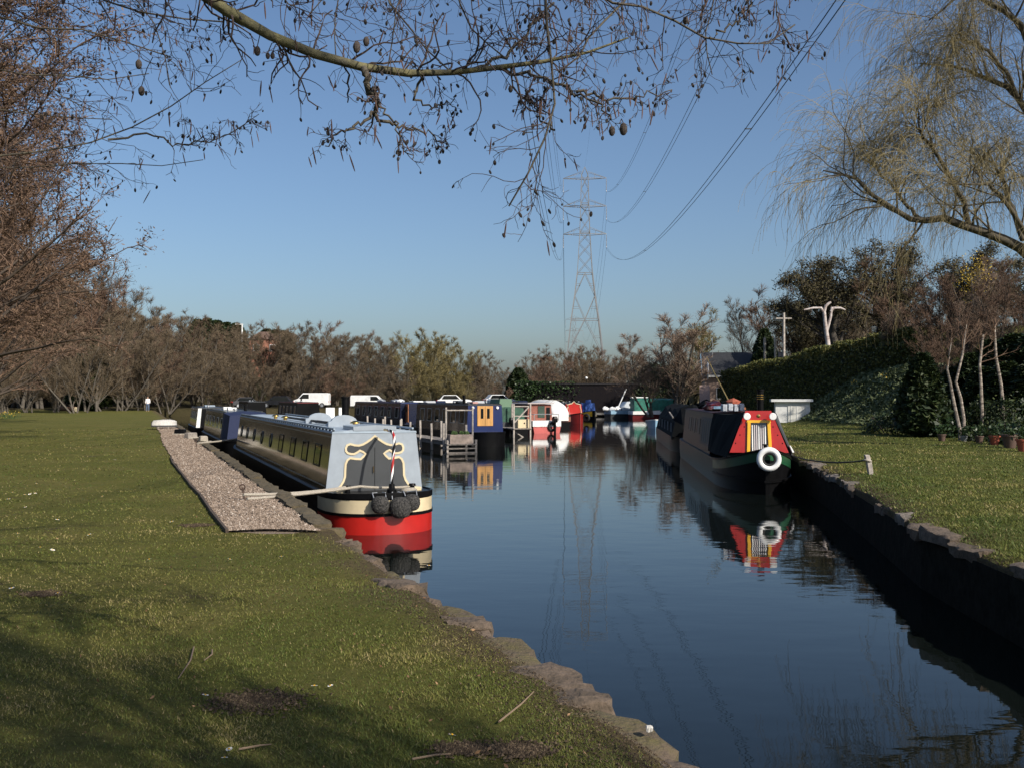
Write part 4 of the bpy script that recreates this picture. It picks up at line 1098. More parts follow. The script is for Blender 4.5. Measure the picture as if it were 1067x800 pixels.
def barkmat(name, a, b): return mat(name, a, .9, col2=b, scale=5, bump=.5, bscale=25)
BK_GREY = barkmat('grey_bark', (.11, .095, .075), (.06, .05, .04))
BK_OLIVE = barkmat('olive_bark', (.13, .115, .065), (.07, .06, .035))
BK_BROWN = barkmat('brown_bark', (.075, .055, .04), (.045, .034, .026))
BK_DARK = barkmat('dark_bark', (.06, .048, .036), (.03, .025, .02))
TW_BROWN = barkmat('brown_twigs', (.140, .102, .060), (.085, .062, .038))
TW_REDDISH = barkmat('reddish_twigs', (.165, .100, .062), (.10, .062, .042))
TW_OLIVE = barkmat('olive_twigs', (.19, .155, .065), (.12, .095, .04))
TW_GREY = barkmat('grey_twigs', (.13, .11, .085), (.08, .066, .05))
TW_PINK = barkmat('pinkish_twigs', (.25, .18, .13), (.16, .11, .078))
LF_BROWN = leafmat('brown_leaf', [(0, (.060, .038, .026)), (.5, (.125, .078, .050)), (1, (.20, .13, .085))], .7, .2)
LF_BUD = leafmat('yellow_bud', [(0, (.16, .13, .04)), (1, (.34, .27, .10))], .7, .2)
LF_EVER = leafmat('evergreen_leaf', [(0, (.010, .020, .008)), (.6, (.026, .044, .014)), (1, (.060, .075, .022))], .55, .1)
LF_HEDGE = leafmat('hedge_leaf', [(0, (.048, .060, .015)), (.6, (.110, .115, .028)), (1, (.19, .165, .05))], .6, .1)
LF_IVY = leafmat('ivy_leaf', [(0, (.012, .028, .010)), (1, (.045, .075, .024))], .4, .1)
LF_YEL = leafmat('yellow_blossom', [(0, (.38, .24, .03)), (1, (.66, .48, .08))], .7, .2)

def make_tree(kind, seed, h=10.0):
    """unit prototype, base at the origin: returns meshes for trunk and crown parts [(name, mesh)]"""
    R = np.random.default_rng(seed)
    z = np.zeros
    if kind in ('scrub', 'olive', 'pink', 'thin', 'reddish'):
        mult = 1 if kind == 'thin' else R.integers(3, 6)
        p0 = np.concatenate([R.normal(0, .25 if mult > 1 else 0, (mult, 2)), -.3 * np.ones((mult, 1))], 1)
        d0 = np.concatenate([R.normal(0, .22 if mult > 1 else .03, (mult, 2)), np.ones((mult, 1))], 1)
        T, tr = grow(p0, d0, np.full(mult, h * (.92 if kind == 'thin' else .72)) * R.uniform(.8, 1.05, mult), np.full(mult, h * .0085), 7, .07, (0, 0, .06), .2, R=R)
        p, d, L, r = spawn(T, tr, 26 // mult + 6, .08, 1.0, .45, 1.0, (.30, .55), (.4, .6), .25, R=R)
        B1, r1 = grow(p, d, L, r, 5, .13, (0, 0, .10), .25, R=R)
        p, d, L, r = spawn(B1, r1, 8, .15, 1, .3, .9, (.35, .6), (.4, .7), .12, R=R)
        B2, r2 = grow(p, d, L, np.maximum(r, .012), 4, .16, (0, 0, .10), .35, R=R)
        p, d, L, r = spawn(B2, r2, 15, .1, 1, .25, .9, (.45, .85), (.5, .8), .1, R=R)
        B3, r3 = grow(p, d, np.maximum(L, .35), np.full(len(L), .0095), 3, .16, (0, 0, .05), .5, R=R)
        tm = {'scrub': BK_GREY, 'olive': BK_OLIVE, 'pink': BK_GREY, 'thin': BK_GREY, 'reddish': BK_DARK}[kind]
        cm = {'scrub': TW_BROWN, 'olive': TW_OLIVE, 'pink': TW_PINK, 'thin': TW_GREY, 'reddish': TW_REDDISH}[kind]
        out = [('trunk', npmesh('trunk', *merge([tubes(T, tr, 6), tubes(B1, r1, 4)]), tm, smooth=True)),
               ('crown', npmesh('crown', *merge([tubes(B2, r2, 3), tubes(B3, r3, 2)]), cm))]
        if kind in ('olive',):
            V, Q = leaves(B3, 5000, .05, .04, R=R); out.append(('buds', npmesh('buds', V, Q, LF_BUD, attr=np.repeat(R.random(len(Q)), 4))))
        return out
    if kind == 'beech':        # broad tree that keeps brown leaves and tassels
        T, tr = grow(np.array([[0, 0, -.3]]), np.array([[0, 0, 1.]]), np.array([h * .9]), np.array([h * .020]), 9, .04, (0, 0, .05), .15, R=R)
        p, d, L, r = spawn(T, tr, 46, .10, .98, .7, 1.3, (.34, .50), (.20, .32), .15, lpow=.55, R=R)
        B1, r1 = grow(p, d, L, r, 6, .10, (0, 0, .03), .2, R=R)
        p, d, L, r = spawn(B1, r1, 9, .12, 1, .4, 1.0, (.3, .5), (.4, .6), .05, R=R)
        B2, r2 = grow(p, d, L, np.maximum(r, .012), 4, .14, (0, 0, .02), .3, R=R)
        p, d, L, r = spawn(B2, r2, 9, .1, 1, .3, .9, (.35, .7), (.5, .8), 0, R=R)
        B3, r3 = grow(p, d, np.maximum(L, .3), np.full(len(L), .008), 3, .16, (0, 0, -.05), .5, R=R)
        V, Q = leaves(B3, 34000, .032, .06, .7, R=R)
        return [('trunk', npmesh('trunk', *merge([tubes(T, tr, 8), tubes(B1, r1, 4)]), BK_BROWN, smooth=True)),
                ('crown', npmesh('crown', *merge([tubes(B2, r2, 3), tubes(B3, r3, 2)]), TW_REDDISH)),
                ('leaves', npmesh('leaves', V, Q, LF_BROWN, attr=np.repeat(R.random(len(Q)), 4)))]
    if kind == 'oak':          # wide, crooked, heavy limbs with a dark top and ivy
        T, tr = grow(np.array([[0, 0, -.3]]), np.array([[.1, 0, 1.]]), np.array([h * .5]), np.array([h * .028]), 5, .08, (0, 0, .05), .6, R=R)
        p, d, L, r = spawn(T, tr, 15, .35, 1.0, .5, 1.15, (.9, 1.3), (.5, .7), .2, lpow=.3, R=R)
        B1, r1 = grow(p, d, L, r, 8, .20, (0, 0, .06), .2, R=R)
        p, d, L, r = spawn(B1, r1, 10, .25, 1, .4, 1.1, (.28, .45), (.4, .6), .1, R=R)
        B2, r2 = grow(p, d, L, np.maximum(r, .02), 5, .22, (0, 0, .05), .3, R=R)
        p, d, L, r = spawn(B2, r2, 14, .15, 1, .3, 1.0, (.4, .8), (.5, .8), .05, R=R)
        B3, r3 = grow(p, d, np.maximum(L, .4), np.full(len(L), .014), 3, .2, (0, 0, .02), .5, R=R)
        V, Q = leaves(B3, 15000, .075, .14, .7, R=R)
        return [('trunk', npmesh('trunk', *merge([tubes(T, tr, 8), tubes(B1, r1, 5)]), BK_DARK, smooth=True)),
                ('crown', npmesh('crown', *merge([tubes(B2, r2, 3), tubes(B3, r3, 2)]), BK_DARK)),
                ('leaves', npmesh('leaves', V, Q, leafmat('oak_tip', [(0, (.045, .036, .018)), (1, (.10, .085, .035))], .7), attr=np.repeat(R.random(len(Q)), 4)))]
    if kind == 'conifer':      # dense evergreen
        T, tr = grow(np.array([[0, 0, -.3]]), np.array([[0, 0, 1.]]), np.array([h * .98]), np.array([h * .018]), 6, .02, (0, 0, .05), .1, R=R)
        n = 9000; t = R.random(n) ** .8; a = R.random(n) * 6.283
        lump = .75 + .35 * vnoise(a * 2.2, t * 7, seed) 
        rad = h * .27 * np.sqrt(np.clip((1 - t), 0.02, 1)) * lump * np.clip(t * 9, .35, 1) * np.sqrt(R.uniform(.35, 1, n))
        c = np.stack([np.cos(a) * rad, np.sin(a) * rad, h * (.02 + .98 * t)], -1)
        V, Q = leafquads(c, h * .038, R)
        return [('trunk', npmesh('trunk', *tubes(T, tr, 6), BK_DARK)), ('crown', npmesh('crown', V, Q, LF_EVER, attr=np.repeat(R.random(n), 4)))]
PROTO = {}
def proto(kind, i):
    k = (kind, i)
    if k not in PROTO:
        PROTO[k] = make_tree(kind, 1000 + i * 17 + len(kind), 10.0)
        top = 0; arrs = []
        for nm, me in PROTO[k]:
            co = np.zeros(len(me.vertices) * 3, dtype=np.float32); me.vertices.foreach_get('co', co); arrs.append(co); top = max(top, np.percentile(co[2::3], 99.8))
        for (nm, me), co in zip(PROTO[k], arrs): me.vertices.foreach_set('co', co * (10.0 / top)); me.update()
    return PROTO[k]
def plant(name, label, cat, kind, i, x, y, z, h, wide=1.0, rz=None, group=None):
    t = thing(name, label, cat, (x, y, z), random.uniform(0, 6.28) if rz is None else rz, group)
    s = h / 10.0; t.scale = (s * wide, s * wide, s)
    for nm, me in proto(kind, i): link(bpy.data.objects.new(nm, me), t)
    return t

# ------------------------------------------------------------------ brown-leaved trees down the left side
GB = 'brown-leaved trees along the left of the lawn'
for i, (x, y, h, w) in enumerate([(-19.6, 33, 20, 1.1), (-23.2, 42, 21, 1.05), (-28.0, 53, 21, 1.0), (-34.5, 66, 19, 1.0), (-42.5, 82, 17, 1.0), (-18, 24, 17, 1.0), (-26, 37, 20, 1.0)]):
    plant('brown_leaved_tree', 'tall spreading tree hung with brown leaves and catkins at the side of the lawn', 'tree', 'beech', i % 3, x, y, float(zL(x, y)), h, w, group=GB)
# scrub wall beyond the lawn and round the marina
TOPX = [-60, 0, 60, 110, 150, 190, 230, 300, 330, 360, 400, 450, 480, 510, 540, 560, 590, 630, 660, 690]
TOPY = [230, 245, 270, 300, 310, 325, 338, 336, 333, 346, 350, 344, 366, 372, 378, 370, 360, 362, 378, 388]
GS = 'bare scrub trees behind the lawn and marina'
kinds = [('scrub', 'bare brown scrub tree in the thicket %s'), ('reddish', 'bare reddish scrub tree in the thicket %s')]
px = -50; i = 0
while px < 670:
    zone = 'behind the lawn' if px < 190 else 'on the slope behind the gravel path boats' if px < 300 else 'behind the parked vans' if px < 415 else 'behind the far row of cruisers' if px < 545 else 'beyond the dark wall'
    Yd = random.uniform(148, 172) if px < 545 else random.uniform(150, 205)
    top = np.interp(px, TOPX, TOPY) + random.uniform(-4, 12)
    x = (px - 533.5) / F * Yd; z = float(zF(x, Yd)); h = max(3.5, H + (413 - top) / F * Yd - z)
    k, lb = kinds[0 if random.random() < .7 else 1]; lb = lb % zone
    if 415 < px < 485: k = 'olive'; lb = 'pale olive-budded willow scrub beside the marina'
    plant('scrub_tree', lb, 'tree', k, i % 4 if k == 'scrub' else i % 2, x, Yd, z - .1, h, random.uniform(1.15, 1.5), group=GS if k != 'olive' else 'olive willow scrub by the marina'); i += 1
    px += random.uniform(10, 15) if px < 530 else random.uniform(6, 9)
px = -40
while px < 545:
    zone = 'at the far end of the lawn' if px < 190 else 'above the parked cars' if px < 300 else 'close behind the parked vans' if px < 425 else 'close behind the far row of cruisers'
    Yd = random.uniform(131, 143); top = np.interp(px, TOPX, TOPY) + random.uniform(22, 55)
    x = (px - 533.5) / F * Yd; z = float(zF(x, Yd)); h = max(3.0, H + (413 - top) / F * Yd - z)
    k, lb = kinds[0 if random.random() < .6 else 1]; lb = lb % zone
    if 425 < px < 480: k = 'olive'; lb = 'pale olive-budded willow scrub beside the marina'
    plant('scrub_tree', lb, 'tree', k, i % 4 if k == 'scrub' else i % 2, x, Yd, z - .1, h, random.uniform(1.3, 1.7), group=GS if k != 'olive' else 'olive willow scrub by the marina'); i += 1
    px += random.uniform(12, 18)
# bushes at the far edge of the lawn on the left
for px, Yd, top in [(-25, 100, 330), (5, 104, 345), (30, 110, 350), (58, 112, 345), (80, 108, 335), (100, 116, 320), (125, 121, 330), (150, 124, 340), (176, 126, 350)]:
    x = (px - 533.5) / F * Yd; z = float(zL(x, Yd)); h = max(3.0, H + (413 - top) / F * Yd - z)
    plant('hedgerow_tree', 'bare hedgerow tree with several trunks along the far edge of the lawn', 'tree', 'scrub', i % 4, x, Yd, z - .1, h, 1.25, group='hedgerow trees at the far edge of the lawn'); i += 1
# ivy-dark evergreens among them
for px, Yd, top, lb in [(95, 122, 352, 'ivy-dark evergreen behind the hedgerow at the lawn edge'), (270, 150, 398, 'small dark evergreen bush above the parked car')]:
    x = (px - 533.5) / F * Yd; z = float(zF(x, Yd)) if Yd > 128 else float(zL(x, Yd)); plant('evergreen', lb, 'tree', 'conifer', 0, x, Yd, z, H + (413 - top) / F * Yd - z, 1.3)
for j, (px, top) in enumerate([(206, 333), (216, 332), (226, 334), (236, 336), (246, 337), (278, 343), (287, 344), (296, 345)]):
    Yd = 190 + (j % 2) * 3; x = (px - 533.5) / F * Yd; z = float(zF(x, Yd)); plant('evergreen', 'dark clipped evergreen on the hilltop beside the brick house', 'tree', 'conifer', j % 2, x, Yd, z - 1, H + (413 - top) / F * Yd - z + 1, 1.7, group='hilltop evergreens')
x = (571 - 533.5) / F * 150; plant('evergreen', 'dark round evergreen at the left end of the dark wall', 'tree', 'conifer', 1, (540 - 533.5) / F * 140, 140, 1, 5.5, 1.7)
# right side trees
def pl(name, label, kind, i, px, Yd, top, wide=1.0, z=None, group=None):
    x = (px - 533.5) / F * Yd
    z = float(zR(x, Yd)) if Yd < 130 else float(zF(x, Yd))
    plant(name, label, 'tree', kind, i, x, Yd, z - .1, H + (413 - top) / F * Yd - z, wide, group=group)
pl('waterside_tree', 'leaning bare tree with pinkish twigs over the water beside the bungalow', 'pink', 0, 704, 100, 322, 1.6, group='pinkish trees by the bungalow')
pl('waterside_tree', 'leaning bare tree with pinkish twigs over the water beside the bungalow', 'pink', 1, 684, 102, 348, 1.6, group='pinkish trees by the bungalow')
pl('budding_tree', 'yellowish budding tree rising behind the bungalow roof', 'olive', 0, 722, 122, 322, 1.3)
pl('slender_tree', 'tall slender bare tree standing behind the bungalow', 'thin', 0, 778, 125, 308, 1.1)
pl('slender_tree', 'low slender bare tree between the bungalow and the pole', 'thin', 1, 800, 128, 336, 1.2)
pl('evergreen', 'dark evergreen rising over the right end of the bungalow roof', 'conifer', 1, 797, 108, 342, 1.1)
pl('bare_tree', 'dark-twigged bare tree behind the white pollard', 'oak', 1, 838, 118, 312, 1.1)
pl('spreading_tree', 'broad dark-crowned tree with crooked limbs rising over the conifer hedge', 'oak', 0, 914, 96, 250, 1.15)
pl('spreading_tree', 'second broad crooked tree partly behind the willow twigs', 'oak', 1, 985, 72, 256, 1.25)
for j, (px, Yd, top, k, kk) in enumerate([(950, 60, 300, 'reddish', 0), (985, 58, 275, 'reddish', 1), (1030, 60, 265, 'pink', 0), (1062, 56, 262, 'reddish', 0), (1095, 56, 262, 'pink', 1), (1010, 50, 315, 'reddish', 1), (1050, 49, 320, 'pink', 0), (965, 54, 325, 'reddish', 0), (1000, 56, 290, 'pink', 1), (1075, 52, 300, 'reddish', 1), (1045, 54, 285, 'reddish', 0), (1090, 48, 310, 'reddish', 0), (935, 62, 318, 'pink', 0), (975, 48, 345, 'reddish', 1)]):
    pl('garden_tree', 'bare reddish-brown garden tree in the thicket above the flower bed', k, kk, px, Yd, top, 1.3, group='bare garden trees above the flower bed')
for (px, Yd, top, k_, kk, w_) in [(828, 128, 300, 'reddish', 0, 1.5), (852, 122, 305, 'scrub', 1, 1.5), (872, 116, 292, 'reddish', 1, 1.5), (890, 108, 300, 'scrub', 2, 1.4), (940, 100, 262, 'scrub', 0, 1.4), (965, 92, 268, 'reddish', 0, 1.4), (905, 112, 275, 'scrub', 3, 1.4)]:
    pl('background_tree', 'bare brown tree filling the gaps behind the conifer hedge', k_, kk, px, Yd, top, w_, group='bare trees behind the conifer hedge')
pl('spreading_tree', 'broad crooked tree with dense dark top over the far end of the hedge', 'oak', 1, 880, 92, 262, 1.2)
pl('evergreen', 'dark bushy evergreen at the foot of the green mound', 'conifer', 0, 962, 41, 366, 1.35)
for j, (px, Yd, top) in enumerate([(992, 47, 380), (1012, 46, 366), (1034, 46, 352), (1058, 45, 346), (1080, 44, 344), (1105, 43, 340), (1024, 44, 380), (1050, 43, 375), (1078, 42, 372)]):
    pl('evergreen', 'dark evergreen massed behind the birch trunks', 'conifer', j % 2, px, Yd, top, 1.9, group='evergreens behind the birch trunks')
# bare tree on the right bank beside the viewpoint: its branches throw the shade on the near lawn
plant('bankside_tree', 'bare crooked tree on the right bank whose branches shade the near lawn', 'tree', 'scrub', 1, 5.6, -2.2, .8, 12.5, 0.72, 2.2)

# ------------------------------------------------------------------ clipped conifer hedge
def hedge():
    t = thing('conifer_hedge', 'tall clipped conifer hedge running behind the white hut', 'hedge', (24.4, 58, 0))
    n = 52000; u = rng.random(n) ** 1.25; x = rng.random(n)
    yy = u * 47; xb = -1.6 * u + .0
    top = 6.6 - 1.5 * u + .35 * (vnoise(u * 22, u * 0, 9) - .5) + .25 * (vnoise(u * 90, u * 0, 10) - .5)
    f = rng.random(n)
    k = f < .62                      # face towards the canal, the rest along the top
    face = np.stack([xb - .9 + .25 * (vnoise(yy * .8, f * 8, 11) - .5) + rng.uniform(-.15, .3, n), yy, .6 + (top - .6) * rng.random(n)], -1)
    tp = np.stack([xb - .9 + 1.8 * rng.random(n), yy, top + rng.uniform(-.25, .08, n)], -1)
    c = np.where(k[:, None], face, tp)
    ends = rng.random(n) < .06; c[ends, 1] = rng.uniform(-.2, .2, ends.sum()); c[ends, 0] = rng.uniform(-.9, .9, ends.sum()); c[ends, 2] = 1.0 + rng.random(ends.sum()) * 5.5
    V, Q = leafquads(c, .11)
    npobj('foliage', V, Q, LF_HEDGE, t, attr=np.repeat(rng.random(n), 4))
    MB().loft([[(xb_ - .72, y_, .3), (xb_ + .9, y_, .3), (xb_ + .9, y_, zt), (xb_ - .72, y_, zt)] for xb_, y_, zt in ((0, .3, 6.1), (-.7, 20, 5.5), (-1.6, 46.6, 4.7))]).build('shaded_core', mat('hedge_shade', (.016, .022, .008), .95), t)  # solid core filling the hedge; the shade inside is put into its colour
    return t
hedge()
# ground cover on the mound
n = 26000; yy = rng.uniform(43, 71, n); xx = rng.uniform(17.0, 23.8, n); zz = zR(xx, yy)
k = zz > 1.05; xx, yy, zz = xx[k], yy[k], zz[k]
V, Q = leafquads(np.stack([xx, yy, zz + rng.uniform(0, .35, len(xx)) * vnoise(xx * 1.2, yy * 1.2, 31)], -1), .12)
tag(npobj('ground_cover', V, Q, leafmat('ground_cover_leaf', [(0, (.045, .065, .025)), (.7, (.10, .125, .055)), (1, (.18, .20, .10))], .6, .1), attr=np.repeat(rng.random(len(Q)), 4)), 'leafy green ground cover over the mound below the hedge', 'ground cover', kind='stuff')

# ------------------------------------------------------------------ overhanging alder above the camera
def alder():
    t = thing('alder_tree', 'alder with mossy limb, dark cones and catkins overhanging the lawn', 'tree', (-4.6, 2.6, .7))
    base = Vector((-4.6, 2.6, .7))
    tp = [Vector((0, 0, -.4)), Vector((.05, .05, 1.5)), Vector((.2, .1, 3.0)), Vector((.25, .3, 4.6)), Vector((.2, .5, 6.6)), Vector((.35, .6, 9))]
    MB().tube(tp, [.24, .20, .17, .14, .11, .05], 12).build('trunk', barkmat('alder_bark', (.13, .125, .075), (.055, .05, .035)), t, smooth=True)
    W = lambda p: np.array(p) - np.array(base)
    px2 = lambda pts, Y0, Y1: [W(at(a_, b_2, Y0 + (Y1 - Y0) * i_ / max(1, len(pts) - 1))) for i_, (a_, b_2) in enumerate(pts)]
    limbs = []           # (points, radii start, end in metres)
    mpx = 4.6 / F
    limbs.append(([W((-4.4, 2.9, 5.0)), W((-3.0, 3.6, 5.15))] + px2([(150, -48), (190, -22), (230, 8), (262, 28), (300, 48), (335, 60), (372, 68), (405, 77), (440, 80), (480, 74), (520, 69), (560, 64), (600, 60), (630, 52), (655, 38)], 4.5, 4.8), .042, .004, 'mossy'))
    up = [W((-4.4, 3.1, 6.6)), W((-3, 3.9, 7.0)), W((-1.5, 4.4, 7.1)), W((0, 4.7, 6.7)), W((1.2, 4.9, 6.2)), W((2.3, 5.1, 5.6))]
    limbs.append((up, .055, .014, 'x'))
    def L_(pts, Y0, Y1, ra, rb, root=None):
        q = px2(pts, Y0, Y1)
        if root is not None: q = [W(root)] + q
        limbs.append((q, ra * mpx, rb * mpx, 'x'))
    L_([(378, 70), (384, 92), (392, 105), (390, 118)], 4.62, 4.6, 4.0, 2.6)
    L_([(390, 117), (370, 130), (350, 137), (341, 152)], 4.6, 4.45, 2.0, .6)
    L_([(390, 117), (415, 132), (440, 135), (470, 152)], 4.6, 4.8, 2.0, .6)
    L_([(391, 108), (412, 124), (418, 150), (430, 165)], 4.6, 4.5, 1.4, .5)
    L_([(440, 80), (432, 105), (455, 112), (475, 100)], 4.65, 4.9, 1.5, .5)
    L_([(566, -20), (570, 30), (576, 70), (580, 100), (582, 125), (578, 138), (560, 162), (545, 185), (533, 203), (531, 216)], 4.6, 4.6, 3.2, .9, (.15, 4.65, 6.6))
    L_([(578, 135), (566, 125), (556, 108), (548, 100)], 4.6, 4.8, 1.2, .5)
    L_([(515, 70), (560, 75), (600, 95), (622, 104), (640, 124)], 4.75, 4.5, 2.0, .9)
    L_([(600, 95), (640, 103), (670, 98), (702, 95)], 4.6, 4.7, 1.6, .5)
    L_([(480, 75), (520, 62), (545, 40), (575, 0)], 4.7, 5.0, 2.2, 1.2)
    L_([(668, -20), (645, 5), (622, 35), (600, 58), (580, 70)], 4.9, 4.6, 2.4, 1.0, (.9, 4.85, 6.3))
    L_([(590, -25), (625, 2), (672, 3), (700, 22), (740, 38), (775, 55), (810, 45), (830, 24)], 4.8, 5.0, 3.0, .8, (.6, 4.8, 6.4))
    L_([(740, 38), (770, 20), (790, -5)], 4.9, 5.0, 1.3, .8)
    L_([(806, -20), (812, 15), (820, 40), (828, 52)], 5.0, 5.0, 1.5, .6, (1.5, 5.0, 6.0))
    L_([(740, -20), (745, 10), (735, 30), (728, 60), (745, 72)], 5.0, 4.9, 1.4, .6, (1.1, 4.9, 6.2))
    L_([(470, -20), (480, 20), (500, 45), (530, 62)], 4.9, 4.7, 1.8, .8, (-.3, 4.6, 6.7))
    L_([(395, -20), (412, 20), (440, 50), (470, 72)], 4.8, 4.7, 1.8, .8, (-.9, 4.5, 6.8))
    L_([(355, -15), (352, 20), (342, 45), (350, 60)], 4.8, 4.6, 1.2, .6, (-1.1, 4.5, 6.9))
    L_([(430, -15), (405, 25), (392, 55), (400, 76)], 4.5, 4.6, 1.2, .6, (-.7, 4.5, 6.8))
    L_([(290, -15), (286, 12), (300, 25), (328, 12), (345, -15)], 4.6, 4.7, 1.2, .6, (-1.5, 4.4, 6.9))
    L_([(-60, 8), (0, 12), (30, 25), (70, 32), (110, 32), (140, 42), (175, 55)], 5.2, 5.5, 2.6, .8, (-4.3, 3.1, 6.2))
    L_([(-70, 168), (0, 160), (67, 152), (111, 145), (162, 121), (202, 95), (250, 64)], 5.6, 6.2, 3.0, .6, (-4.35, 3.0, 4.2))
    L_([(111, 145), (150, 140), (182, 152), (216, 148), (270, 121)], 5.8, 6.1, 1.6, .5)
    L_([(-70, 175), (0, 172), (47, 175), (111, 172), (150, 165), (165, 175), (210, 165)], 5.8, 6.2, 2.0, .5, (-4.35, 3.0, 4.1))
    L_([(-60, 68), (0, 70), (45, 78), (85, 75), (120, 82), (150, 78)], 5.2, 5.6, 2.0, .6, (-4.3, 3.1, 5.4))
    L_([(60, -20), (110, 5), (160, 12), (200, 15), (232, 22)], 4.6, 4.8, 2.6, .8, (-2.6, 4.0, 6.9))
    L_([(100, -20), (140, 0), (175, 10), (160, 45), (165, 80), (178, 95)], 4.8, 5.0, 2.2, .5, (-2.3, 4.1, 7.0))
    L_([(-60, 35), (10, 42), (40, 70), (60, 105), (100, 118)], 5.4, 5.8, 2.0, .6, (-4.3, 3.1, 5.6))
    L_([(-60, 110), (0, 112), (40, 125), (75, 118), (115, 125)], 5.6, 5.9, 1.8, .6, (-4.3, 3.0, 5.0))
    # more crown overhead, above the frame, spreading over the lawn and the water
    for a_ in range(16):
        z_ = random.uniform(6.5, 9); an = random.uniform(-.6, 1.9); R_ = random.uniform(3.5, 8.0)
        e = np.array([-4.4 + R_ * math.cos(an) * 1.1, 3.0 - R_ * math.sin(an) * .5 + 1.0, z_ + random.uniform(.2, 1.2)])
        s_ = np.array([-4.35, 3.15, z_ - 1.2]); m1 = s_ * .6 + e * .4 + np.array([0, 0, .5]); m2 = s_ * .25 + e * .75 + np.array([0, .2, .4])
        limbs.append(([s_ - np.array(base), m1 - np.array(base), m2 - np.array(base), e - np.array(base)], .04, .008, 'x'))
    parts = []; moss = []
    allP = []
    for pts, ra, rb, tg in limbs:
        pts = [np.array(p) for p in pts]
        # even resample along the length, softened, with small kinks
        nseg = 26 if tg == 'mossy' else 18
        A_ = np.array(pts); cum = np.concatenate([[0], np.cumsum(np.linalg.norm(np.diff(A_, axis=0), axis=1))])
        tq = np.linspace(0, cum[-1], nseg + 1); out = np.stack([np.interp(tq, cum, A_[:, q]) for q in range(3)], -1)
        for _ in range(1):
            sm_ = out.copy(); sm_[1:-1] = .25 * out[:-2] + .5 * out[1:-1] + .25 * out[2:]; out = sm_
        if tg != 'mossy': out[1:] += rng.normal(0, .009, out[1:].shape)
        P = np.array(out)[None]; rad = (ra * (1 - np.linspace(0, 1, len(out)) ** (2.0 if tg == 'mossy' else .9) * (1 - rb / ra)))[None] * (1 + rng.normal(0, .05, (1, len(out))))
        if tg == 'mossy': moss.append((P, rad))
        else: allP.append((P, rad))
    P16 = np.concatenate([p for p, _ in allP]); r16 = np.concatenate([r for _, r in allP])
    # twigs
    def tw(P, rad, n1):
        p, d, L, r = spawn(P, rad, n1, .38, .97, .5, 1.2, (.10, .24), (.35, .6), -.05, lpow=.2)
        L = np.clip(L, .10, .36)
        return grow(p, d, L, np.clip(r, .0022, .006), 7, .30, (0, 0, .0), .5)
    ln_ = np.linalg.norm(np.diff(P16, axis=1), axis=-1).sum(1); wt_ = np.clip(ln_, .25, 1.6); pk = rng.choice(len(P16), 1500, p=wt_ / wt_.sum())
    A1, ra1 = tw(P16[pk], r16[pk], 1)
    Am, ram = tw(moss[0][0], moss[0][1], 60)
    A = np.concatenate([A1, Am]); rA = np.concatenate([ra1, ram])
    p, d, L, r = spawn(A, rA, 4, .2, 1, .4, 1.2, (.25, .6), (.5, .8), 0)
    B, rB = grow(p, d, np.clip(L, .05, .2), np.clip(r * .9, .0016, .003), 5, .30, (0, 0, -.06), .6)
    npobj('mossy_limb', *tubes(moss[0][0], moss[0][1], 12), mat('mossy_bark', (.19, .17, .075), .9, col2=(.06, .055, .038), scale=9, bump=1.0, bscale=22), t, smooth=True)
    npobj('branches', *tubes(P16, r16, 7), mat('alder_branch', (.050, .040, .032), .85, col2=(.095, .082, .055), scale=14, bump=.5), t, smooth=True)
    npobj('twigs', *merge([tubes(A, rA, 4), tubes(B, rB, 3)]), mat('alder_twig', (.050, .036, .030), .8, col2=(.095, .064, .054), scale=20), t)
    # cones and catkins hang from the twig ends
    ends = np.concatenate([B[:, -1], A[:, -1]])
    ne = len(ends)
    def ell(c, rx, rz, tilt, k=6, m=4):
        th = np.arange(k) * 2 * np.pi / k; ph = np.linspace(.0, np.pi, m + 1)
        U = np.stack([np.outer(np.sin(ph), np.cos(th)), np.outer(np.sin(ph), np.sin(th)), -np.outer(np.cos(ph), np.ones(k))], -1).reshape(-1, 3)
        n = len(c); V = U[None] * np.stack([rx, rx, rz], -1)[:, None]
        V = V + tilt[:, None] * (V[..., 2:3]) ; V = V + c[:, None]
        idx = np.arange((m + 1) * k).reshape(m + 1, k); nx2 = np.roll(idx, -1, 1)
        Q = np.stack([idx[:-1], nx2[:-1], nx2[1:], idx[1:]], -1).reshape(-1, 4)
        return V.reshape(-1, 3), (Q[None] + np.arange(n)[:, None, None] * len(U)).reshape(-1, 4)
    pick = rng.choice(ne, 2300, replace=False); c = ends[pick]; rx = rng.uniform(.0045, .0085, len(c)); rz = rx * rng.uniform(1.3, 1.8, len(c))
    c = c - np.stack([0 * rx, 0 * rx, rz], -1)
    V, Q = ell(c, rx, rz, np.concatenate([rng.normal(0, .3, (len(c), 2)), np.zeros((len(c), 1))], 1))
    tag(npobj('small_cones', V, Q, mat('alder_cone', (.022, .017, .015), .8), t), kind='stuff')
    pick = rng.choice(ne, 1000, replace=False); c = ends[pick]; rz = rng.uniform(.02, .05, len(c)); rx = rng.uniform(.0028, .0042, len(c))
    c = c - np.stack([0 * rx, 0 * rx, rz], -1)
    V, Q = ell(c, rx, rz, np.concatenate([rng.normal(0, .25, (len(c), 2)), np.zeros((len(c), 1))], 1), 5, 5)
    tag(npobj('catkins', V, Q, mat('alder_catkin', (.10, .055, .042), .8), t), kind='stuff')
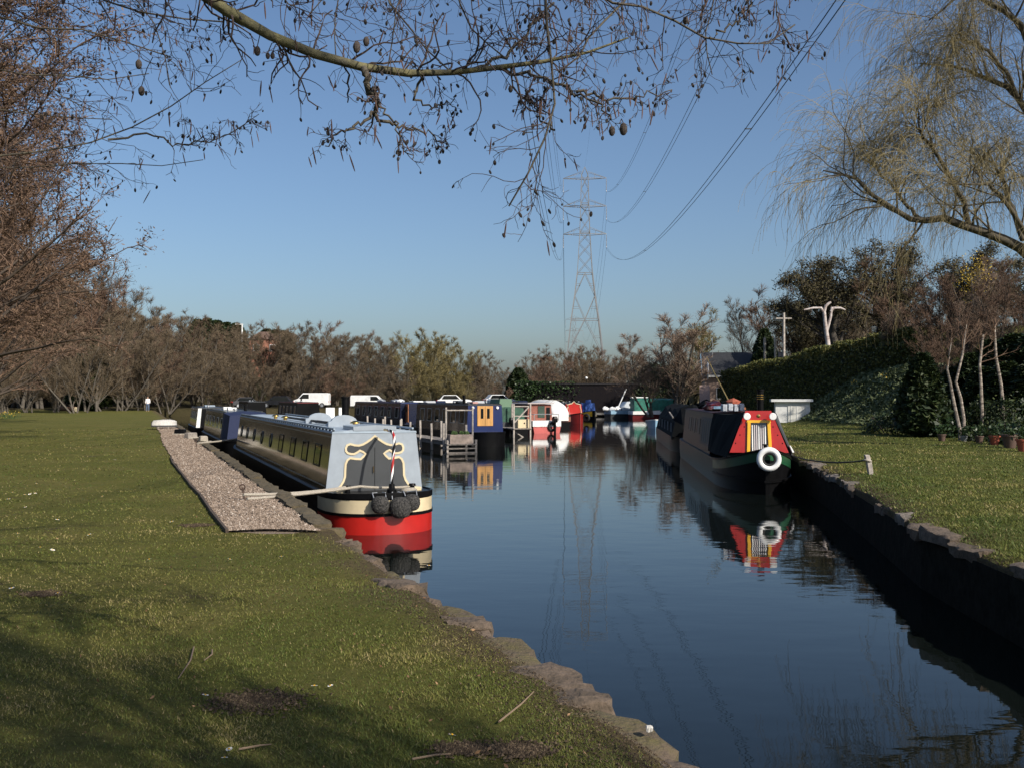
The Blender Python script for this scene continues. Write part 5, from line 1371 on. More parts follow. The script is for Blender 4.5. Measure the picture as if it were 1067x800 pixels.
    for (a_, b_2, Y_, s_) in [(650, 134, 4.5, 1.0), (638, 136, 4.5, .8), (371, 48, 4.6, .95), (381, 42, 4.6, .8), (267, 52, 4.6, .8), (278, 57, 4.6, .55), (283, 57, 4.6, .55), (532, 92, 4.7, .6), (595, 40, 4.8, .6), (715, 20, 4.9, .7), (143, 66, 5.2, .9), (146, 94, 5.2, .9)]:
        cc = at(a_, b_2, Y_) - base
        rg = []
        for m_, ph in enumerate(np.linspace(.05, math.pi - .05, 9)):
            rg.append([(cc[0] + .017 * s_ * math.sin(ph) * (1 + .16 * ((m_ + j) % 2)) * math.cos(j * .628), cc[1] + .017 * s_ * math.sin(ph) * (1 + .16 * ((m_ + j) % 2)) * math.sin(j * .628), cc[2] - .029 * s_ * math.cos(ph)) for j in range(10)])
        MB().loft(rg).build('cone', mat('large_cone', (.050, .038, .032), .85), t)
        top = cc + Vector((0, 0, .027 * s_))
        dd = np.linalg.norm(np.concatenate([A.reshape(-1, 3), P16.reshape(-1, 3), moss[0][0].reshape(-1, 3)]) - np.array(top), axis=1)
        near = np.concatenate([A.reshape(-1, 3), P16.reshape(-1, 3), moss[0][0].reshape(-1, 3)])[dd.argmin()]
        MB().tube([top, (top + Vector(near)) / 2 + Vector((0, 0, .02)), Vector(near)], .0022, 5).build('cone_stalk', mat('alder_twig', (.075, .052, .042)), t)
    return t
alder()

# ------------------------------------------------------------------ weeping willow on the right bank
def willow():
    bx_, by_ = 18.2, 30.4
    t = thing('weeping_willow', 'weeping willow with long bare yellowish twigs leaning over the water', 'tree', (bx_, by_, float(zR(bx_, by_))))
    base = np.array([bx_, by_, float(zR(bx_, by_))])
    W = lambda p: np.array(p) - base
    limbs = []
    def L_(pts, Y0, Y1, ra, rb, root=None):
        q = [W(at(a_, b_2, 2 * (Y0 + (Y1 - Y0) * i_ / max(1, len(pts) - 1)))) for i_, (a_, b_2) in enumerate(pts)]
        if root is not None: q = [np.array(root)] + q
        limbs.append((q, ra * 1.8, rb * 1.8))
    fork = (-.4, 0, 5.0)
    L_([(1095, 285), (1067, 262), (1040, 245), (1010, 238), (985, 228), (960, 228), (935, 222), (905, 200), (885, 183), (862, 180)], 15, 14.2, .11, .012, fork)
    L_([(1012, 238), (1003, 205), (980, 165), (962, 140), (955, 115)], 14.8, 14.0, .05, .01)
    L_([(960, 228), (940, 205), (915, 175), (890, 160)], 14.6, 15.2, .035, .008)
    L_([(1110, 200), (1085, 140), (1062, 100), (1030, 82), (1000, 70), (960, 65)], 15.5, 16, .09, .012, fork)
    L_([(1062, 100), (1040, 60), (1010, 40), (985, 45)], 15.6, 15, .04, .01)
    L_([(1110, 150), (1080, 50), (1050, 10), (1010, -5), (970, 20)], 15.5, 15, .08, .012, fork)
    L_([(1120, 120), (1100, 20), (1090, -60), (1040, -110)], 15.5, 15.5, .09, .015, fork)
    L_([(1067, 250), (1050, 200), (1035, 170), (1000, 150)], 15, 16, .05, .01)
    L_([(1130, 260), (1180, 180), (1230, 60), (1260, -20)], 15.5, 17, .1, .015, fork)
    L_([(1130, 260), (1200, 200), (1300, 120), (1360, 80)], 15.2, 15, .09, .015, fork)
    L_([(1120, 220), (1130, 120), (1160, 0), (1150, -120)], 15.4, 13.5, .09, .015, fork)
    L_([(1090, 280), (1070, 240), (1040, 200), (1020, 190), (985, 195)], 15, 13.6, .06, .01, fork)
    P_, r_ = [], []
    for pts, ra, rb in limbs:
        ext = [2 * pts[0] - pts[1]] + list(pts) + [2 * pts[-1] - pts[-2]]; out = []
        for j in range(15):
            f = j / 14 * (len(pts) - 1); i_ = min(int(f), len(pts) - 2); u = f - i_
            p0, p1, p2, p3 = ext[i_], ext[i_ + 1], ext[i_ + 2], ext[i_ + 3]
            out.append(.5 * (2 * p1 + (p2 - p0) * u + (2 * p0 - 5 * p1 + 4 * p2 - p3) * u * u + (3 * p1 - p0 - 3 * p2 + p3) * u ** 3) + (rng.normal(0, .035, 3) if j else 0))
        P_.append(out); r_.append(ra * (1 - np.linspace(0, 1, 15) * (1 - rb / ra)))
    P = np.array(P_); rad = np.array(r_)
    p, d, L, r = spawn(P, rad, 20, .25, 1.0, .4, 1.1, (.2, .42), (.4, .6), .35, lpow=.3)
    B, rB = grow(p, d, np.clip(L, .8, 2.4), np.clip(r, .010, .035), 7, .16, (0, 0, -.02), .3)
    A = np.concatenate([P, ]); 
    p, d, L, r = spawn(B, rB, 11, .2, 1, .3, 1.0, (.3, .7), (.5, .8), .1)
    D, rD = grow(p, d, rng.uniform(.7, 1.9, len(L)), np.full(len(L), .0068), 6, .15, (0, 0, -.13), .5)
    p, d, L, r = spawn(D, rD, 4, .25, 1, .2, .8, (.5, 1.0), (.6, .9), 0)
    E, rE = grow(p, d, rng.uniform(.4, 1.5, len(L)), np.full(len(L), .0050), 6, .12, (0, 0, -.34), .6)
    MB().tube([(.1, .05, -.5), (.05, 0, 1.2), (-.2, 0, 3.2), fork, (-.2, .1, 7.0)], [.48, .40, .34, .29, .12], 12).build('trunk', barkmat('willow_bark', (.10, .085, .06), (.045, .038, .028)), t, smooth=True)
    npobj('limbs', *tubes(P, rad, 8), MATS['willow_bark'], t, smooth=True)
    npobj('branches', *tubes(B, rB, 4), barkmat('willow_branch', (.11, .085, .05), (.07, .055, .035)), t)
    npobj('hanging_twigs', *merge([tubes(D, rD, 3), tubes(E, rE, 3)]), barkmat('willow_twig', (.24, .19, .085), (.15, .12, .055)), t)
    V, Q = leaves(E, 16000, .02, .015, .5)
    tag(npobj('leaf_buds', V, Q, LF_BUD, t, attr=np.repeat(rng.random(len(Q)), 4)), kind='stuff')
    return t
willow()
# ================================================================== pylon and cables
M_PYL = mat('galvanised_lattice', (.20, .205, .21), .7, .2, var=.15)
LDX = .060; LANG = math.atan2(1, LDX)
def pylon(name, label, x, y, z, rz, sc=1.0):
    t = thing(name, label, 'pylon', (x, y, z), rz)
    t.scale = (sc, sc, sc)
    # local x = along the crossarms
    zs = [0, 5.5, 13, 22.5, 29, 35, 39.5, 43.2, 46.3, 50, 54, 58, 61.8]
    ws = [13.2, 12.0, 9.6, 7.4, 5.5, 4.1, 3.5, 3.1, 2.7, 2.5, 2.2, 2.0, 1.8]
    wv = lambda q: float(np.interp(q, zs, ws)) / 2
    b = .17
    for sx in (-1, 1):
        for sy in (-1, 1):
            mb = MB()
            for a_, c_ in zip(zs[:-1], zs[1:]): mb.bar((sx * wv(a_), sy * wv(a_), a_), (sx * wv(c_), sy * wv(c_), c_), .26 if a_ < 35 else .18)
            mb.bar((sx * wv(61.8), sy * wv(61.8), 61.8), (0, 0, 64), .14)
            mb.build('leg', M_PYL, t)
    faces = [((-1, -1), (1, -1)), ((1, -1), (1, 1)), ((1, 1), (-1, 1)), ((-1, 1), (-1, -1))]
    br = MB()
    for (p_, q_) in faces:
        for i, (a_, c_) in enumerate(zip(zs[:-1], zs[1:])):
            A0 = Vector((p_[0] * wv(a_), p_[1] * wv(a_), a_)); A1 = Vector((q_[0] * wv(a_), q_[1] * wv(a_), a_))
            B0 = Vector((p_[0] * wv(c_), p_[1] * wv(c_), c_)); B1 = Vector((q_[0] * wv(c_), q_[1] * wv(c_), c_))
            w_ = .13 if a_ < 35 else .10
            if i >= 5:
                br.bar(A0, B1, w_); br.bar(A1, B0, w_)
            else:
                if i % 2 == 0: m_ = (B0 + B1) / 2; br.bar(A0, m_, w_); br.bar(A1, m_, w_)
                else: m_ = (A0 + A1) / 2; br.bar(m_, B0, w_); br.bar(m_, B1, w_)
                br.bar((A0 + B0) / 2, (A0 + A1 + B0 + B1) / 4 * .5 + (A0 + B0) / 4, w_ * .7); br.bar((A1 + B1) / 2, (A0 + A1 + B0 + B1) / 4 * .5 + (A1 + B1) / 4, w_ * .7)
            if i in (1, 3, 5, 8, 10): br.bar(A0, A1, .16)
    br.build('bracing', M_PYL, t)
    for j, zc in enumerate((60.8, 53.2, 45.6)):
        arm = MB(); hw = 5.85
        for sy in (-1, 1):
            for sx in (-1, 1):
                arm.bar((sx * wv(zc), sy * wv(zc), zc), (sx * hw, 0, zc + .1), .14)
                arm.bar((sx * wv(zc + 1.8), sy * wv(zc + 1.8), zc + 1.8), (sx * hw, 0, zc + .15), .10)
                for q in (.35, .68): arm.bar((sx * (wv(zc) + (hw - wv(zc)) * q), sy * wv(zc) * (1 - q), zc), (sx * (wv(zc) + (hw - wv(zc)) * q), sy * wv(zc) * (1 - q), zc + 1.8 * (1 - q)), .08)
            arm.bar((-wv(zc), sy * wv(zc), zc), (wv(zc), sy * wv(zc), zc), .14)
        a_ = arm.build('crossarm', M_PYL, t)
        for sx in (-1, 1):
            ins = MB().lathe([(.03, 0), (.03, -.4)] + [q for i in range(9) for q in ((.05, -.4 - i * .33), (.16, -.5 - i * .33), (.05, -.6 - i * .33))] + [(.1, -3.5), (.1, -3.7), (.02, -3.75)], (sx * hw, 0, zc + .1), 8).build('insulator', mat('insulator', (.30, .30, .31), .4), a_)
    return t
PX, PY, PZ = at(609.5, 413, 270).x, 270.0, .8
PROT = -math.atan(LDX)
pylon('pylon', 'tall lattice electricity pylon with three crossarms beyond the marina', PX, PY, PZ, PROT)
SX, SY = PX + LDX * 330, 600.0
pylon('pylon', 'distant small lattice pylon seen faintly through the nearer one', SX - 2, SY, -6, PROT, .9)
NX, NY = PX - LDX * 500, -230.0
M_CABLE = mat('cable', (.05, .055, .06), .6, .3)
ax_ = Vector((math.cos(PROT), math.sin(PROT), 0))
for j, zc in enumerate((60.8, 53.2, 45.6)):
    za = PZ + zc - 3.6
    for sx in (-1, 1):
        for tw_ in (-1, 1):
            pts = []
            for i in range(61):
                q = i / 60; yy = PY + (NY - PY) * q
                c_ = Vector((PX + (NX - PX) * q, yy, 0)) + ax_ * (sx * 5.85 + tw_ * .16)
                pts.append((c_.x, c_.y, za - 26.5 * 4 * q * (1 - q)))
            o = tag(MB().tube(pts, .021, 4).build('overhead_cable', M_CABLE), 'twin overhead power cable sweeping from the pylon over the canal, %s crossarm, %s side' % (('top', 'middle', 'bottom')[j], 'water' if sx > 0 else 'marina'), 'cable', 'overhead cables')
            if tw_ == 1:
                for i in range(8, 56, 9):
                    p_ = Vector(pts[i]); MB().bar(p_ - ax_ * .36, p_ + ax_ * .03, .05).build('spacer', M_CABLE, o)
        pts = []
        for i in range(21):
            q = i / 20; c_ = Vector((PX + (SX - 2 - PX) * q, PY + (SY - PY) * q, 0)) + ax_ * (sx * 5.85 * (1 - q * .1))
            pts.append((c_.x, c_.y, za + (-6 + zc * .9 - 3.3 - za) * q - 14 * 4 * q * (1 - q)))
        tag(MB().tube(pts, .03, 4).build('overhead_cable', M_CABLE), 'overhead power cable running on from the pylon to the distant one', 'cable', 'overhead cables beyond the pylon')
pts = [(PX + (NX - PX) * i / 40, PY + (NY - PY) * i / 40, PZ + 64 - 20 * 4 * (i / 40) * (1 - i / 40)) for i in range(41)]
tag(MB().tube(pts, .012, 4).build('earth_wire', M_CABLE), 'thin earth wire from the tip of the pylon', 'cable')
pylon('pylon', 'lattice pylon carrying the cables behind the viewpoint', NX, NY, PZ, PROT)

# ------------------------------------------------------------------ dark wall across the end of the water
M_BRICK = mat('blue_brick', (.010, .0095, .012), .95, col2=(.016, .013, .013), scale=3, bump=.4, bscale=8, spec=.05)
wl = thing('boundary_wall', 'long low dark brick wall across the far end of the water', 'wall', (0, 126.9, 0))
MB().box((11.5, .25, 1.8), (21.5, .5, 4.4)).build('brickwork', M_BRICK, wl)
for i in range(9): MB().box((2.0 + i * 2.4, .2, 4.10), (2.39, .72, .18)).build('coping_slab', mat('dark_coping', (.014, .013, .015), .9, var=.3), wl)
MB().box((11.5, -.6, .35), (21.5, .8, .25)).build('footing_ledge', mat('pale_ledge', (.16, .15, .14), .9, var=.3), wl)
n = 3000; c = np.stack([rng.uniform(.4, 9, n), rng.uniform(-.45, .1, n), 4.4 - rng.random(n) ** 1.6 * 3.2], -1); c = c[(c[:, 0] < 3 + 6 * rng.random(n) ** 2)]
V, Q = leafquads(c, .16); npobj('ivy', V, Q, LF_IVY, wl, attr=np.repeat(rng.random(len(Q)), 4))
bk = thing('embankment_bushes', 'dark evergreen bushes at the right end of the dark wall', 'bush', (20.5, 126, 1))
n = 26000; a = rng.normal(0, 1, (n, 3)); a = unit(a) * rng.uniform(.75, 1, (n, 1)); c = a * np.array([6.5, 4, 5.2]) * (.85 + .3 * vnoise(a[:, 0] * 3 + 9, a[:, 2] * 3 + 9, 4)[:, None]); c = c[c[:, 2] > -1]
MB().blob((0, 3, .5), (5.4, 3.2, 4.6), 16, 9, .15).build('shaded_core', MATS['hedge_shade'], bk)  # core reuses the hedge's shade colour for the dim inside of the bushes
V, Q = leafquads(c + np.array([0, 3, .5]), .17); npobj('foliage', V, Q, LF_EVER, bk, attr=np.repeat(rng.random(len(Q)), 4))
lamp = thing('lamp_globe', 'small white lamp globe on a short stalk above the dark wall', 'lamp', at(611, 404, 127.2)); lamp.location.z = 4.2
MB().tube([(0, 0, 0), (0, 0, .5)], .04).build('stalk', P_BLACK, lamp); MB().blob((0, 0, .65), (.17, .17, .17), 12, 8).build('globe', P_WHITE, lamp, smooth=True)

# ------------------------------------------------------------------ houses
M_SLATE = mat('dark_slate', (.022, .023, .026), .7, var=.3, scale=4, bump=.3)
M_BRICKR = mat('red_brick', (.30, .13, .085), .9, var=.3, scale=6, bump=.3)
def bungalow():
    t = thing('bungalow', 'bungalow with dark slate roof and white gable end behind the hedge', 'house', (20.9, 108, float(zR(21, 108)) - .2), math.radians(-8))
    w, d, e, r = 8.6, 6.4, 4.2, 6.6
    MB().box((w / 2, d / 2, e / 2), (w, d, e)).build('wall', mat('buff_wall', (.34, .24, .19), .9, var=.15), t)
    MB().extrude([(0, e - .02), (d, e - .02), (d / 2, r - .1)], lambda u, v, o: (o, u, v), 0, .2).build('gable', P_WHITE, t)
    rf = MB().hexa([(-.25, -.4, e - .2), (w + .2, -.4, e - .2), (w + .2, d / 2, r), (-.25, d / 2, r), (-.25, -.4, e - .05), (w + .2, -.4, e - .05), (w + .2, d / 2, r + .15), (-.25, d / 2, r + .15)]).build('roof_slope', M_SLATE, t)
    MB().hexa([(-.25, d + .4, e - .2), (w + .2, d + .4, e - .2), (w + .2, d / 2, r), (-.25, d / 2, r), (-.25, d + .4, e - .05), (w + .2, d + .4, e - .05), (w + .2, d / 2 + .02, r + .15), (-.25, d / 2 + .02, r + .15)]).build('roof_slope', M_SLATE, t)
    MB().box((w / 2, -.46, e - .16), (w + .5, .06, .22)).build('fascia', mat('grey_fascia', (.45, .44, .42), .6), t)
    for s in (0, 1):
        y0, y1 = (-.45, d / 2) if s == 0 else (d + .45, d / 2)
        MB().hexa([(-.32, y0, e - .35), (-.26, y0, e - .35), (-.26, y1, r + .02), (-.32, y1, r + .02), (-.32, y0, e), (-.26, y0, e), (-.26, y1, r + .30), (-.32, y1, r + .30)]).build('bargeboard', P_PALEBLUE, t)
    for x_ in (2.0, 4.6):
        f = MB().box((x_, -.03, 2.2), (1.5, .08, 1.2)).build('window', P_WHITE, t); 
        for q in (-.36, .36): MB().box((x_ + q, -.075, 2.2), (.64, .03, 1.05)).build('pane', M_GLASS, f)
    MB().lathe([(.9, -.05), (.95, 0), (.9, .05)], (.3, -.7, 4.6), 18, 'x').build('white_disc', P_WHITE, t, smooth=True)
    MB().hexa([(-.6, -2.6, .2), (.5, -2.6, .2), (.5, -.4, 2.9), (-.6, -.4, 2.9), (-.6, -2.6, .4), (.5, -2.6, .4), (.5, -.4, 3.1), (-.6, -.4, 3.1)]).build('lean_to_roof', mat('pink_felt', (.34, .24, .20), .9, var=.2), t)
    MB().box((1.0, 2.4, 6.9), (.05, .05, 3)).build('aerial', M_STEEL, t)
    return t
bungalow()
def hill_house():
    Yd = 178; x = (276 - 533.5) / F * Yd; zb = float(zF(x, Yd)) - .5
    zt = H + (413 - 346) / F * Yd
    t = thing('brick_house', 'red brick house with low hipped roof on the hill behind the scrub', 'house', (x, Yd, zb), math.radians(12))
    hh = zt - zb; e = hh - 1.5
    MB().box((0, 0, e / 2), (5.4, 6, e)).build('wall', M_BRICKR, t)
    MB().loft([[(-3, -3.3, e), (3, -3.3, e), (3, 3.3, e), (-3, 3.3, e)], [(-.8, -.5, hh), (.8, -.5, hh), (.8, .5, hh), (-.8, .5, hh)]]).build('roof', mat('brown_tile', (.12, .075, .055), .85, var=.3), t)
    for q in (-1.4, 1.4):
        f = MB().box((q, -3.03, e - 1.5), (1.1, .1, 1.2)).build('window', P_WHITE, t); MB().box((q, -3.09, e - 1.5), (.9, .04, 1.0)).build('pane', M_GLASS, f)
    lp = thing('lamp_post', 'slim pale lamp post standing on the hill beside the brick house', 'lamp post', ((252 - 533.5) / F * 172, 172, zb))
    hz = H + (413 - 338) / F * 172 - zb
    MB().tube([(0, 0, 0), (0, 0, hz)], .12, 8).build('pole', P_WHITE, lp); MB().box((-.5, 0, hz), (1.3, .25, .15)).build('lantern', P_WHITE, lp)
hill_house()
def hut():
    p_ = on(826, 440, .86); t = thing('garden_hut', 'low white garden hut with flat overhanging roof on the lawn', 'hut', (p_.x, p_.y, .86), math.radians(-12))
    MB().box((0, 1.0, .66), (2.1, 1.9, 1.32)).build('wall', P_WHITE, t)
    MB().box((-.05, .95, 1.40), (2.55, 2.3, .16)).build('roof', P_WHITE, t)
    d = MB().box((.25, .04, .62), (1.1, .05, 1.15)).build('door', mat('cream_door', (.70, .69, .64), .5), t)
    for q in (-.5, 0, .5): MB().box((.25 + q * .72, .01, .62), (.03, .02, 1.1)).build('door_batten', P_WHITE, d)
    MB().box((1.06, .5, .66), (.03, .5, 1.25)).build('red_side_board', P_MAROON, t)
hut()

# ------------------------------------------------------------------ poles and pollard
def pollard():
    p_ = at(863, 362, 78); z0 = float(zR(p_.x, 78)); t = thing('pollarded_tree', 'white-barked tree cut back hard to a trunk with two outstretched stubs', 'tree', (p_.x, 78, z0))
    W = lambda a_, b_2: at(a_, b_2, 78) - Vector((p_.x, 78, z0))
    m = mat('white_bark', (.62, .56, .52), .7, col2=(.22, .15, .13), scale=3, bump=.3)
    MB().tube([(0, 0, -.3), W(863, 358), W(860.5, 340), W(859, 325), W(861, 318)], [.20, .18, .15, .13, .11], 10).build('trunk', m, t, smooth=True)
    for pts in ([(860, 328), (856, 321), (848, 321), (838, 323)], [(862, 345), (866, 330), (867, 320)], [(866, 325), (869, 321), (876, 321), (881, 323)], [(860, 320), (864, 316), (866, 315)]):
        MB().tube([W(*q) for q in pts], [.11, .10, .09, .06][:len(pts)], 8).build('cut_limb', m, t, smooth=True)
pollard()
def pole(label, px, top, Yd, arm=False):
    x = (px - 533.5) / F * Yd; z0 = float(zR(x, Yd)); t = thing('utility_pole', label, 'pole', (x, Yd, z0)); hh = H + (413 - top) / F * Yd - z0
    MB().lathe([(.14, -.3), (.11, hh)], (0, 0, 0), 10).build('pole', M_PILE, t, smooth=True)
    MB().box((0, 0, hh - .5), (1.4, .12, .12) if arm else (.22, .22, .5)).build('crossbar', M_PILE, t)
    return t
pole('grey wooden utility pole with crossbar behind the conifer hedge', 817, 326, 90, True)
pole('short thin post sticking up behind the bungalow roof', 797, 352, 100)
pole('stubby thin post near the right end of the bungalow roof', 808, 352, 98)

# ------------------------------------------------------------------ birch stems, flower bed and pots at the right
M_BIRCH = mat('birch_bark', (.40, .34, .28), .7, col2=(.06, .042, .034), scale=5, bump=.3, stretch=(1, 1, 2.5))
GBR = 'pale birch trunks above the flower bed'
for pts, Yd in (([(1000, 448), (994, 420), (990, 398), (987, 385)], 38), ([(1004, 436), (1001, 415), (996, 398), (1003, 370)], 38.6), ([(1023, 426), (1022, 400), (1021, 380)], 39.5), ([(1045, 422), (1043, 400), (1038, 372)], 39.5)):
    b0 = at(*pts[0], Yd); z0 = float(zR(b0.x, Yd)); t = thing('birch_tree', 'pale-stemmed birch with bare branches above the flower bed', 'tree', (b0.x, Yd, z0), group=GBR)
    base = Vector((b0.x, Yd, z0))
    P_ = [Vector((0, 0, -.2))] + [at(*q, Yd) - base for q in pts]
    P_.append(P_[-1] + Vector((random.uniform(-.3, .3), .1, 1.2)))
    MB().tube(P_, [.075, .07, .065, .055, .045, .02][:len(P_)], 8).build('trunk', M_BIRCH, t, smooth=True)
    A = np.array([[P_[-2], P_[-2] * .5 + P_[-1] * .5, P_[-1]]]); 
    p, d, L, r = spawn(A, np.full((1, 3), .04), 9, 0, 1, .4, 1.0, (.7, 1.5), (.5, .8), .2)
    B, rB = grow(p, d, L, r, 6, .16, (0, 0, .04), .25)
    p, d, L, r = spawn(B, rB, 10, .2, 1, .3, .9, (.3, .6), (.4, .6), 0); D, rD = grow(p, d, L, np.full(len(L), .008), 4, .18, (0, 0, -.02), .5)
    npobj('crown', *merge([tubes(B, rB, 4), tubes(D, rD, 3)]), TW_REDDISH, t)
M_POTS = [mat('terracotta', (.35, .09, .05), .8), mat('grey_pot', (.22, .23, .24), .7), mat('brown_pot', (.10, .06, .045), .7)]
for i, (px, py, s_, k_) in enumerate([(981, 459, .8, 2), (1004, 458, .7, 1), (1036, 462, 1.0, 0), (1052, 466, 1.3, 2), (1056, 449, 1.0, 1), (1020, 460, .8, 2), (1066, 470, 1.1, 0)]):
    p_ = on(px, py, .87); p_.z = float(zR(p_.x, p_.y)) - .02
    t = thing('plant_pot', '%s plant pot standing in the shaded flower bed at the lawn edge' % ('dark brown', 'small pale grey', 'terracotta', 'large dark', 'grey', 'squat brown', 'round terracotta')[i], 'plant pot', p_)
    MB().lathe([(.12 * s_, 0), (.18 * s_, .30 * s_), (.20 * s_, .30 * s_), (.20 * s_, .35 * s_), (.16 * s_, .35 * s_)], (0, 0, 0), 16).build('pot', M_POTS[k_], t, smooth=True)
    n = 120; c = np.stack([rng.normal(0, .14 * s_, n), rng.normal(0, .14 * s_, n), .35 * s_ + rng.random(n) * .35], -1); V, Q = leafquads(c, .06)
    npobj('leaves', V, Q, LF_IVY, t, attr=np.repeat(rng.random(n), 4))
def shrub(label, px, py, r_, hgt, m, n=1200, size=.07, name='shrub', cat='shrub', z=None, wide=1.0):
    p_ = on(px, py, .87); p_.z = float(zR(p_.x, p_.y)) - .05
    t = thing(name, label, cat, p_)
    a_ = unit(rng.normal(0, 1, (n, 3))) * rng.uniform(.55, 1, (n, 1)); a_[:, 2] = np.abs(a_[:, 2])
    c = a_ * np.array([r_ * wide, r_, hgt]) * (.75 + .5 * vnoise(a_[:, 0] * 3 + 5, a_[:, 2] * 3 + 5, int(px))[:, None])
    V, Q = leafquads(c, size); npobj('foliage', V, Q, m, t, attr=np.repeat(rng.random(n), 4))
    st_ = MB()
    for q in range(5): st_.tube([(0, 0, -.1), (random.uniform(-.5, .5) * r_, random.uniform(-.5, .5) * r_, hgt * .7)], .015, 5)
    st_.build('stems', BK_DARK, t)
    return t
shrub('low grey-green bush at the corner of the flower bed', 985, 455, .75, .9, LF_IVY)
shrub('dark low bush between the pots in the flower bed', 1030, 458, 1.0, .8, LF_EVER)
shrub('dark ragged bush at the end of the flower bed', 1062, 462, 1.0, 1.1, LF_EVER)
shrub('tall dark bush in front of the two middle birch trunks', 1022, 455, .9, 1.7, LF_EVER, 1800)
shrub('tall dark bush in front of the last birch trunk', 1046, 456, .9, 1.8, LF_EVER, 1800)
shrub('dark bush below the green mound', 925, 452, 1.2, 1.1, LF_EVER)
shrub('yellow daffodil clump flowering in the bed under the birches', 1030, 452, .7, .9, LF_YEL, 60, .10, 'daffodil_clump', 'flowers')
pl_ = at(1017, 290, 57); yb = thing('forsythia', 'yellow flowering forsythia among the bare garden trees', 'shrub', (pl_.x, 57, float(zR(pl_.x, 57))))
n = 750; c = unit(rng.normal(0, 1, (n, 3))) * rng.uniform(.2, 1, (n, 1)) * np.array([1.3, 1.0, 1.7]) + np.array([0, 0, pl_.z - yb.location.z]); V, Q = leafquads(c, .05); npobj('blossom', V, Q, LF_YEL, yb, attr=np.repeat(rng.random(n), 4))
st_ = MB()
for q in range(9): st_.tube([(0, 0, -.2), (random.uniform(-.3, .3), 0, 4), (random.uniform(-1, 1), random.uniform(-.6, .6), pl_.z - yb.location.z + random.uniform(-1, 1.6))], [.05, .035, .01], 5)
st_.build('stems', BK_GREY, yb)
tarp = thing('blue_tarpaulin', 'crumpled blue tarpaulin lying at the foot of the dark evergreen', 'tarpaulin', on(937, 442, .9))
MB().blob((0, 0, .15), (.55, .35, .28), 12, 6, .25).build('sheet', mat('blue_sheet', (.03, .07, .14), .6), tarp)
sd = on(1064, 438, .9); shed = thing('glazed_frame', 'tilted grey garden frame at the edge of the flower bed', 'garden frame', (sd.x + .3, 37, .9))
MB().hexa([(-.6, 0, 0), (.6, 0, 0), (.6, .9, 0), (-.6, .9, 0), (-.6, 0, .9), (.6, 0, .9), (.6, .9, 1.5), (-.6, .9, 1.5)]).build('box', mat('grey_pot', (.22, .23, .24)), shed)
MB().hexa([(-.65, -.05, .93), (.65, -.05, .93), (.65, .95, 1.56), (-.65, .95, 1.56), (-.65, -.05, .97), (.65, -.05, .97), (.65, .95, 1.60), (-.65, .95, 1.60)]).build('lid', mat('pale_lid', (.5, .52, .54), .3), shed)
# daffodils on the mound
for (px, py) in [(915, 392), (921, 393), (905, 398), (890, 398), (873, 408), (938, 386)]:
    Yd = 52; q = at(px, py, Yd)
    ys = np.linspace(44, 70, 200); xs_ = (px - 533.5) / F * ys; zz = H - (py - 413) / F * ys; i_ = np.argmin(np.abs(zR(xs_, ys) + .3 - zz))
    t = thing('daffodil_clump', 'pale yellow daffodil clump on the green mound', 'flowers', (xs_[i_], ys[i_], float(zR(xs_[i_], ys[i_]))), group='daffodils on the mound')
    c = rng.normal(0, .10, (14, 3)) + np.array([0, 0, .34]); V, Q = leafquads(c, .07); tag(npobj('blooms', V, Q, LF_YEL, t, attr=np.repeat(rng.random(14), 4)), kind='stuff')
    mb = MB()
    for q in c: mb.tube([(q[0] * .5, q[1] * .5, -.02), tuple(q)], .008, 4)
    mb.build('stalks', mat('daffodil_stalk', (.06, .10, .03), .6), t)

